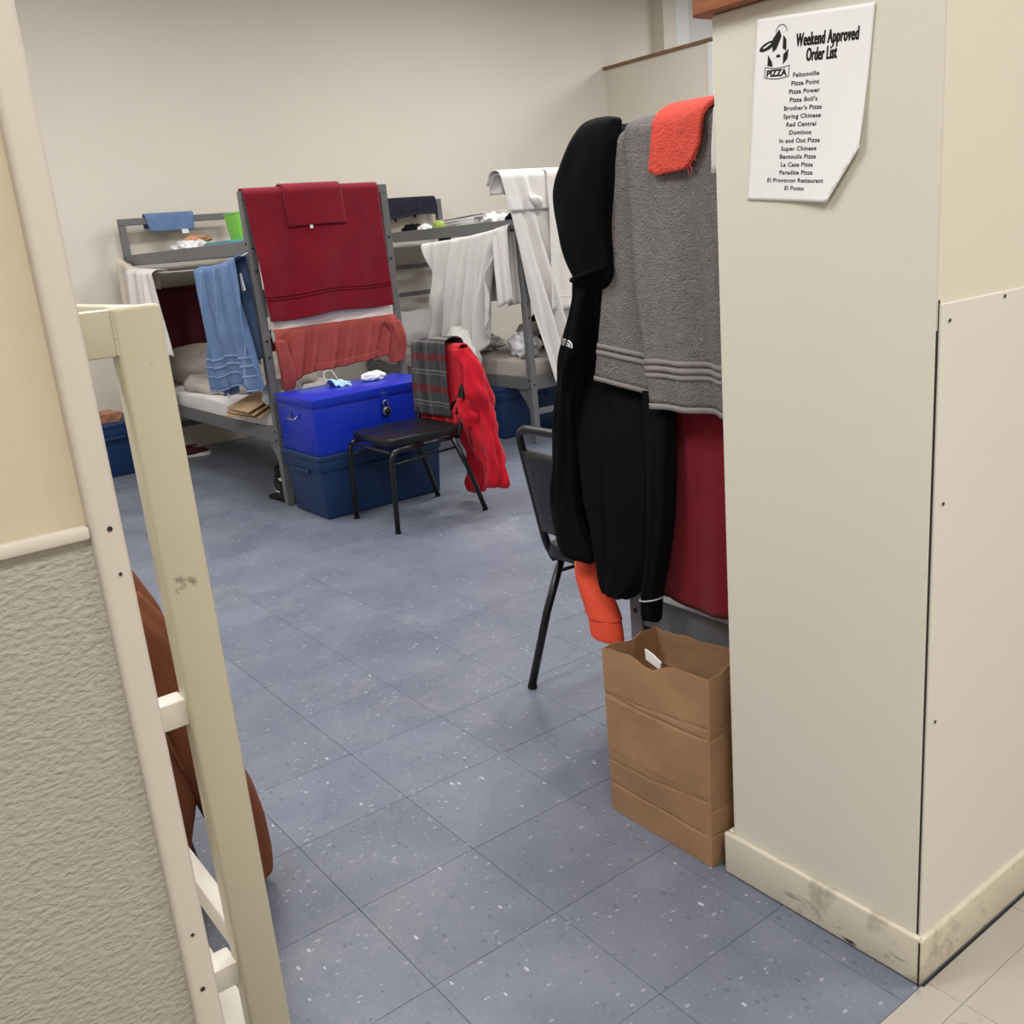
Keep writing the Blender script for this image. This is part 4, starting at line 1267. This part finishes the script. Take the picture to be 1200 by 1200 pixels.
MB().tube([Vector((cuff_c[0], cuff_c[1], 0.487)) + Vector(((cuff_c[3] + 0.003) * math.cos(a), (cuff_c[4] + 0.003) * math.sin(a), 0.006 * math.cos(a))) for a in [2 * PI * k / 28 for k in range(28)]], 0.0022, 6, True).build('reflective_strip', 'reflective', j, world=True, smooth=True)
jb = BVHTree.FromPolygons([tuple(v) for v in jbody.v], jbody.f)
zp = []
for k in range(14):
    z = 0.98 - 0.036 * k
    hit = jb.ray_cast(Vector((-0.055 - 0.0012 * k, 0.2, z)), Vector((0, 1, 0)))
    if hit[0] is not None:
        zp.append(hit[0])
MB().tube(zp, 0.0022, 6).build('zip', 'black_cotton', j, world=True)


def text_mesh(body, w=None, h=None, bold=0.0, align='CENTER', shear=0.0, spacing=1.0):
    """flat text from the built-in font, centred on (0,0), fitted to width w and / or height h"""
    cu = bpy.data.curves.new('text', 'FONT')
    cu.body = body
    cu.size = 1.0
    cu.offset = bold
    cu.shear = shear
    cu.space_character = spacing
    cu.resolution_u = 3
    ob = bpy.data.objects.new('text', cu)
    COL.objects.link(ob)
    dg = bpy.context.evaluated_depsgraph_get()
    me = bpy.data.meshes.new_from_object(ob.evaluated_get(dg))
    bpy.data.objects.remove(ob, do_unlink=True)
    xs = [v.co.x for v in me.vertices]
    ys = [v.co.y for v in me.vertices]
    x0, x1, y0, y1 = min(xs), max(xs), min(ys), max(ys)
    sx = (w / (x1 - x0)) if w else None
    sy = (h / 0.72) if h else None
    sx = sx or sy
    sy = sy or sx
    verts = [((v.co.x - (x0 + x1) / 2) * sx, v.co.y * sy) for v in me.vertices]
    faces = [tuple(p.vertices) for p in me.polygons]
    return verts, faces


# white embroidered emblem on the sleeve: quarter dome of nested arcs beside three short lines of lettering
lg = MB()
lo, lx_, lz_ = Vector((-0.128, 0.492, 1.104)), Vector((0.74, 0.56, -0.38)).normalized(), Vector((0.26, 0.24, 0.93)).normalized()
for k, (ra, rb) in enumerate(((0.0165, 0.0125), (0.0100, 0.0065), (0.0042, 0.0))):
    n = 10
    for i in range(n):
        a0, a1 = PI / 2 * i / n, PI / 2 * (i + 1) / n
        P = [lo + lx_ * (0.003 + r_ * math.cos(a)) + lz_ * (r_ * math.sin(a)) for r_, a in ((rb, a0), (ra, a0), (ra, a1), (rb, a1))]
        lg.add(P, [(0, 1, 2, 3)])
for row, wd in enumerate(('THE', 'NORTH', 'FACE')):
    vv, ff = text_mesh(wd, None, 0.0046, 0.02)
    wdt = max(a for a, b in vv)
    lg.add([lo + lx_ * (-0.0008 - wdt + a) + lz_ * (0.0118 - row * 0.0058 + b) for a, b in vv], ff)
bvh = BVHTree.FromPolygons([tuple(v) for v in sleeve.v], sleeve.f)
vd = Vector((-0.77, 0.63, -0.11))
for i, P in enumerate(lg.v):
    hit = bvh.ray_cast(P - vd * 0.15, vd)
    if hit[0] is not None:
        lg.v[i] = hit[0] - vd * 0.002
lg.build('emblem', 'embroidery', j, world=True)

t = cloth_thing('orange_sweater', 'orange garment sleeve hanging below the black jacket by the chair', 'sweater', None, (-0.18, 0.6, 0.29))
MB().loft([(-0.235, 0.625, 0.53, 0.04, 0.02), (-0.215, 0.60, 0.47, 0.055, 0.034), (-0.195, 0.595, 0.42, 0.058, 0.036), (-0.175, 0.595, 0.375, 0.060, 0.036), (-0.17, 0.595, 0.355, 0.062, 0.036)], 32, 0.005, 4, 2).build('sleeve', 'orange_jersey', t, world=True, smooth=True)
MB().loft([(-0.168, 0.595, 0.356, 0.057, 0.034), (-0.163, 0.595, 0.325, 0.058, 0.034), (-0.160, 0.595, 0.297, 0.058, 0.032), (-0.16, 0.595, 0.293, 0.05, 0.026)], 32, 0.0015, 16, 2).build('cuff', 'orange_jersey', t, world=True, smooth=True)
MB().loft([(-0.285, 0.63, 0.52, 0.02, 0.012), (-0.268, 0.615, 0.47, 0.024, 0.02), (-0.255, 0.61, 0.44, 0.02, 0.02), (-0.25, 0.61, 0.42, 0.008, 0.008)], 20, 0.002, 3, 2).build('yellow_lining', 'yellow_cloth', t, world=True, smooth=True)

# ------------------------------------------------------------------ paper bag
bag = empty('paper_bag', (0.268, 0.43, 0))
BX, BY, BH = 0.160, 0.085, 0.445
rb_ = random.Random(3)


def bag_pt(s_, z):
    """s_ 0..4 around the rectangle, z 0..1"""
    k = int(s_) % 4
    f = s_ - int(s_)
    cor = [(-BX, -BY), (BX, -BY), (BX, BY), (-BX, BY)]
    a, b = Vector(cor[k]), Vector(cor[(k + 1) % 4])
    p = a.lerp(b, f)
    nrm = Vector(((b - a).y, -(b - a).x)).normalized()
    bul = math.sin(PI * f)
    d = 0.006 * bul * math.sin(PI * z)
    if k in (1, 3):
        d -= 0.022 * (1 - abs(2 * f - 1)) * max(0, z - 0.25) / 0.75
    for zc in (0.17, 0.335, 0.365, 0.70, 0.735):
        sl_ = zc + (0.05 * (f - 0.5) if zc in (0.335, 0.735) else 0.0)
        d -= 0.0016 * math.exp(-((z - sl_) / 0.006) ** 2)
    d += 0.006 * noise.noise(Vector((p.x * 9 + k * 3, z * 4, 2.0))) * bul
    p = p + nrm * d
    flare = 1 + 0.03 * z
    h = BH * z
    top = 0.010 * noise.noise(Vector((p.x * 22, p.y * 22, 1.0))) + 0.012 * (p.x / BX)
    if k == 2:
        top -= 0.012
    if k == 0:
        top -= 0.020 * math.exp(-((f - 0.48) / 0.10) ** 2)
    return Vector((p.x * flare - 0.012 * (1 - z) * 0 + 0.006 * z, p.y * flare, 0.001 + h + top * max(0, z - 0.8) / 0.2))


segs = 14
mb = MB()
mb.grid(lambda a, b: bag_pt(min(a * 4, 3.9999) if a < 1 else 0.0, b), 4 * segs, 70)
mb.add([bag_pt(4 * k / (4 * segs), 0) for k in range(4 * segs)], [tuple(range(4 * segs))[::-1]])
bo = mb.build('sack', 'kraft', bag, smooth=False, solid=0.0016)
tag(bag, 'open brown paper grocery bag standing on the floor beside the pillar', 'paper bag')
nk = MB().prism([(-0.022, 0, 0), (0.02, 0, -0.012), (0.024, 0, 0.006), (0.0, 0, 0.018), (-0.024, 0, 0.024)], (0, 0.004, 0)).build('receipt', 'paper_white', None, loc=(0.262, 0.357, 0.437))
tag(nk, 'scrap of white paper sticking out of the brown paper bag', 'paper')

# ------------------------------------------------------------------ cream metal frame behind the left wall end
fr = empty('metal_frame', (0.38, -0.66, 0))
W0 = -0.82
X0, X1 = 0.004, 0.022
for (xa, ya) in ((-0.52, -0.02), (-0.018, -0.02), (-0.52, W0), (-0.018, W0)):
    autosmooth(MB().box(xa, xa + 0.038, ya, ya + 0.064, 0, 1.329).build('post', 'cream_metal', fr, bevel=0.006, seg=3))
for xa in (-0.018, -0.52):
    autosmooth(MB().box(xa, xa + 0.036, W0 + 0.06, -0.018, 1.268, 1.3275).build('top_rail', 'cream_metal', fr, bevel=0.004))
    autosmooth(MB().box(xa - 0.01, xa + 0.028, W0 + 0.06, -0.018, 0.742, 0.782).build('rung', 'white_metal', fr, bevel=0.003))
    autosmooth(MB().box(xa - 0.02, xa + 0.026, W0 + 0.06, -0.018, 0.292, 0.332).build('rung', 'white_metal', fr, bevel=0.003))
for ya in (0.008, W0 + 0.006):
    autosmooth(MB().box(-0.49, -0.016, ya, ya + 0.03, 1.285, 1.3275).build('side_rail', 'cream_metal', fr, bevel=0.004))
    autosmooth(MB().box(-0.49, -0.016, ya, ya + 0.03, 0.262, 0.312).build('side_rail', 'white_metal', fr, bevel=0.004))
MB().box(-0.49, -0.02, W0 + 0.04, 0.006, 0.17, 0.186).build('shelf', 'white_metal', fr, bevel=0.002)
ws = MB()
for k in range(16):
    ws.lathe([(0.0030 + 0.0006 * math.sin(k * 2.1), 0), (0.0016, 0.0008)], (0.0178, -0.0195 + 0.0007 * math.sin(k * 3), 1.271 + 0.0036 * k), 'x', 8)
ws.build('weld_bead', 'cream_metal', fr, smooth=True)
tag(fr, 'cream painted metal frame with rungs standing behind the left wall end', 'metal frame')

# brown coat on the chair behind the frame
t = cloth_thing('work_coat', 'brown canvas coat hung over the chair behind the cream metal frame', 'coat', None, (-0.27, -0.7, 0.02))
MB().loft([(-0.29, -0.775, 0.848, 0.045, 0.17), (-0.285, -0.775, 0.83, 0.065, 0.195), (-0.275, -0.765, 0.76, 0.085, 0.215), (-0.27, -0.755, 0.68, 0.095, 0.235), (-0.265, -0.75, 0.58, 0.10, 0.235), (-0.265, -0.75, 0.45, 0.105, 0.24),
           (-0.265, -0.755, 0.3, 0.11, 0.225), (-0.265, -0.765, 0.15, 0.105, 0.21), (-0.265, -0.765, 0.10, 0.09, 0.19)], 48, 0.010, 7, 5, nz=0.015).build('body', 'brown_canvas', t, world=True, smooth=True)
MB().loft([(-0.25, -0.60, 0.76, 0.04, 0.04), (-0.235, -0.565, 0.66, 0.055, 0.052), (-0.23, -0.545, 0.52, 0.058, 0.055), (-0.235, -0.51, 0.38, 0.058, 0.06), (-0.245, -0.465, 0.24, 0.055, 0.062), (-0.25, -0.448, 0.12, 0.05, 0.055), (-0.25, -0.446, 0.03, 0.046, 0.05), (-0.25, -0.446, 0.024, 0.036, 0.04)],
          36, 0.006, 5, 3, nz=0.010).build('sleeve', 'brown_canvas', t, world=True, smooth=True)
MB().tube([(-0.185, -0.61, 0.62), (-0.175, -0.59, 0.5), (-0.17, -0.565, 0.38)], 0.003, 6).build('seam', 'brown_canvas', t, world=True)
MB().prism([(-0.158, -0.68, 0.33), (-0.158, -0.60, 0.315), (-0.158, -0.585, 0.20), (-0.158, -0.68, 0.19)], (0.008, 0, 0)).build('pocket', 'brown_dark', t, world=True, bevel=0.002)

# ------------------------------------------------------------------ paper notice on the pillar
nt_ = empty('notice', (0.6685, 0.3645, 1.379))
PW, PH = 0.2159, 0.2794
tilt = -math.radians(5.6)
PC = Vector((0.6685, 0, 1.524))


def lift(a, b):
    """distance of the sheet from the wall; a 0..1 right, b 0..1 down"""
    e = max(0.0, (a + b * 0.9) - 1.15)
    w_ = 0.0016 + 0.0012 * math.sin(3 * a + 2) * math.sin(4 * b + 1)
    return w_ + 0.030 * e * e + 0.0035 * max(0, b - 0.75) + 0.002 * max(0, a - 0.9) * 10 * (1 - b)


def sheet_pt(a, b, off=0.0):
    # the lower right corner is bent back behind the sheet along a diagonal crease
    x, y = (a - 0.5) * PW, (0.5 - b) * PH
    ca_, sa_ = math.cos(tilt), math.sin(tilt)
    X_ = PC.x + x * ca_ - y * sa_
    Z_ = PC.z + x * sa_ + y * ca_
    return Vector((X_, 0.3645 - lift(a, b) - off, Z_))


NA, NB = 40, 52
vid = {}
vs, fs = [], []


def crease(a, b):
    return (a - 0.76) / 0.24 * 1.0 + (b - 0.70) / 0.30 * 1.0 - 1.0   # > 0: beyond the crease


def vert(a, b):
    key = (round(a, 5), round(b, 5))
    if key not in vid:
        vid[key] = len(vs)
        vs.append(sheet_pt(a, b))
    return vid[key]


def edge_clamp(a, b):
    c_ = crease(a, b)
    if c_ > 0 and a > 0.76 and b > 0.70:
        k = 1 / (1 + c_)
        return 0.76 + (a - 0.76) * k, 0.70 + (b - 0.70) * k
    return a, b


mb = MB()
mb.grid(lambda a, b: sheet_pt(*edge_clamp(a, b)), NA, NB)
mb.build('sheet', 'paper_white', nt_, smooth=True, solid=0.0003, world=True)
# bent corner: narrow strip rolling back behind the crease
mb = MB()


def roll_pt(s_, q):
    a, b = 0.76 + 0.24 * (1 - s_), 0.70 + 0.30 * s_
    P = sheet_pt(a, b)
    d = Vector((-0.7, 0, 0.7)) * 0.012 * q
    return P + d * 0.6 + Vector((0, min(0.364 - P.y - 0.0004, 0.004) * q, 0)) + Vector((0.003, 0, -0.003)) * math.sin(PI * q)


mb.grid(roll_pt, 20, 6)
mb.build('bent_corner', 'paper_white', nt_, smooth=True, solid=0.0003, world=True)


def put_text(body, a, b, w=None, h=None, bold=0.0, shear=0.0, stretch=1.0, spacing=1.0):
    vv, ff = text_mesh(body, w, h, bold, shear=shear, spacing=spacing)
    k = len(ink.v)
    ink.v += [sheet_pt(a + x * stretch / PW, b - y / PH, 0.0005) for x, y in vv]
    ink.f += [tuple(i + k for i in f) for f in ff]


ink = MB()
for k in (-1, 0, 1):
    put_text('Weekend Approved', 0.632 + 0.0030 * k, 0.168, 0.112, 0.0188, 0.02, spacing=1.1)
    put_text('Order List', 0.598 + 0.0030 * k, 0.248, 0.055, 0.0188, 0.02, spacing=1.1)
ink.build('heading', 'ink', nt_, world=True)
lines = ['Feltonville', 'Pizza Point', 'Pizza Power', "Pizza Boli's", "Brother's Pizza", 'Spring Chinese', 'Red Central', 'Dominos', 'In and Out Pizza',
         'Super Chinese', 'Bentoulis Pizza', 'La Casa Pizza', 'Paradise Pizza', 'El Provocon Restaurant', 'El Punto']
for i, ln in enumerate(lines):
    ink = MB()
    put_text(ln, 0.478 - 0.002 * i, 0.326 + i * 0.0437, None, 0.0066, 0.025, stretch=1.2, spacing=1.08)
    ink.build('text_line', 'ink', nt_, world=True)


# small printed emblem: banner with PIZZA, oval plate and a plain figure in a tall hat
def poly(pts, off=0.0005):
    k = len(ink.v)
    ink.v += [sheet_pt(a, b, off) for a, b in pts]
    ink.f.append(tuple(range(k, k + len(pts))))


def oval(a, b, ra, rb_2, rot=0.0, n=20):
    return [(a + ra * math.cos(t_) * math.cos(rot) - rb_2 * math.sin(t_) * math.sin(rot) * 0.8, b + (ra * math.cos(t_) * math.sin(rot) + rb_2 * math.sin(t_) * math.cos(rot))) for t_ in [2 * PI * k / n for k in range(n)]]


ink = MB()
poly(oval(0.115, 0.15, 0.075, 0.022, -0.25))
poly([(0.16, 0.115), (0.215, 0.068), (0.24, 0.105), (0.20, 0.17), (0.165, 0.185)])
poly([(0.255, 0.10), (0.285, 0.125), (0.29, 0.185), (0.255, 0.17)])
poly([(0.125, 0.195), (0.165, 0.235), (0.175, 0.262), (0.125, 0.255)])
poly([(0.265, 0.20), (0.31, 0.175), (0.305, 0.225), (0.265, 0.255)])
poly([(0.205, 0.20), (0.235, 0.20), (0.24, 0.215), (0.20, 0.215)])
for s_ in range(12):
    t0, t1 = PI * s_ / 12, PI * (s_ + 1) / 12
    poly([(0.235 + 0.052 * math.cos(t0), 0.085 - 0.042 * math.sin(t0)), (0.235 + 0.047 * math.cos(t0), 0.085 - 0.037 * math.sin(t0)), (0.235 + 0.047 * math.cos(t1), 0.085 - 0.037 * math.sin(t1)), (0.235 + 0.052 * math.cos(t1), 0.085 - 0.042 * math.sin(t1))])
bn = [(0.105 + 0.22 * k / 10, 0.262 + 0.010 * math.sin(PI * k / 10)) for k in range(11)]
bl = [(0.105 + 0.22 * k / 10, 0.318 + 0.010 * math.sin(PI * k / 10)) for k in range(11)]
for seq in (bn, bl):
    for k in range(10):
        (a0, b0), (a1, b1) = seq[k], seq[k + 1]
        poly([(a0, b0 - 0.0022), (a1, b1 - 0.0022), (a1, b1 + 0.0022), (a0, b0 + 0.0022)])
poly([(0.102, 0.26), (0.108, 0.26), (0.108, 0.32), (0.102, 0.32)])
poly([(0.322, 0.26), (0.328, 0.26), (0.328, 0.32), (0.322, 0.32)])
put_text('PIZZA', 0.215, 0.3125, 0.040, 0.0098, 0.05)
ink.build('emblem', 'ink', nt_, world=True)
ink = MB()
for (a, b, w_) in ((0.10, 0.153, 0.05), (0.125, 0.143, 0.05)):
    poly(oval(a, b, w_ * 0.5, 0.0045, -0.25), 0.0009)
ink.build('plate_print', 'paper_white', nt_, world=True)  # white printed marks on the dark oval plate
tag(nt_, 'white printed notice listing approved takeaway shops taped to the pillar', 'notice')
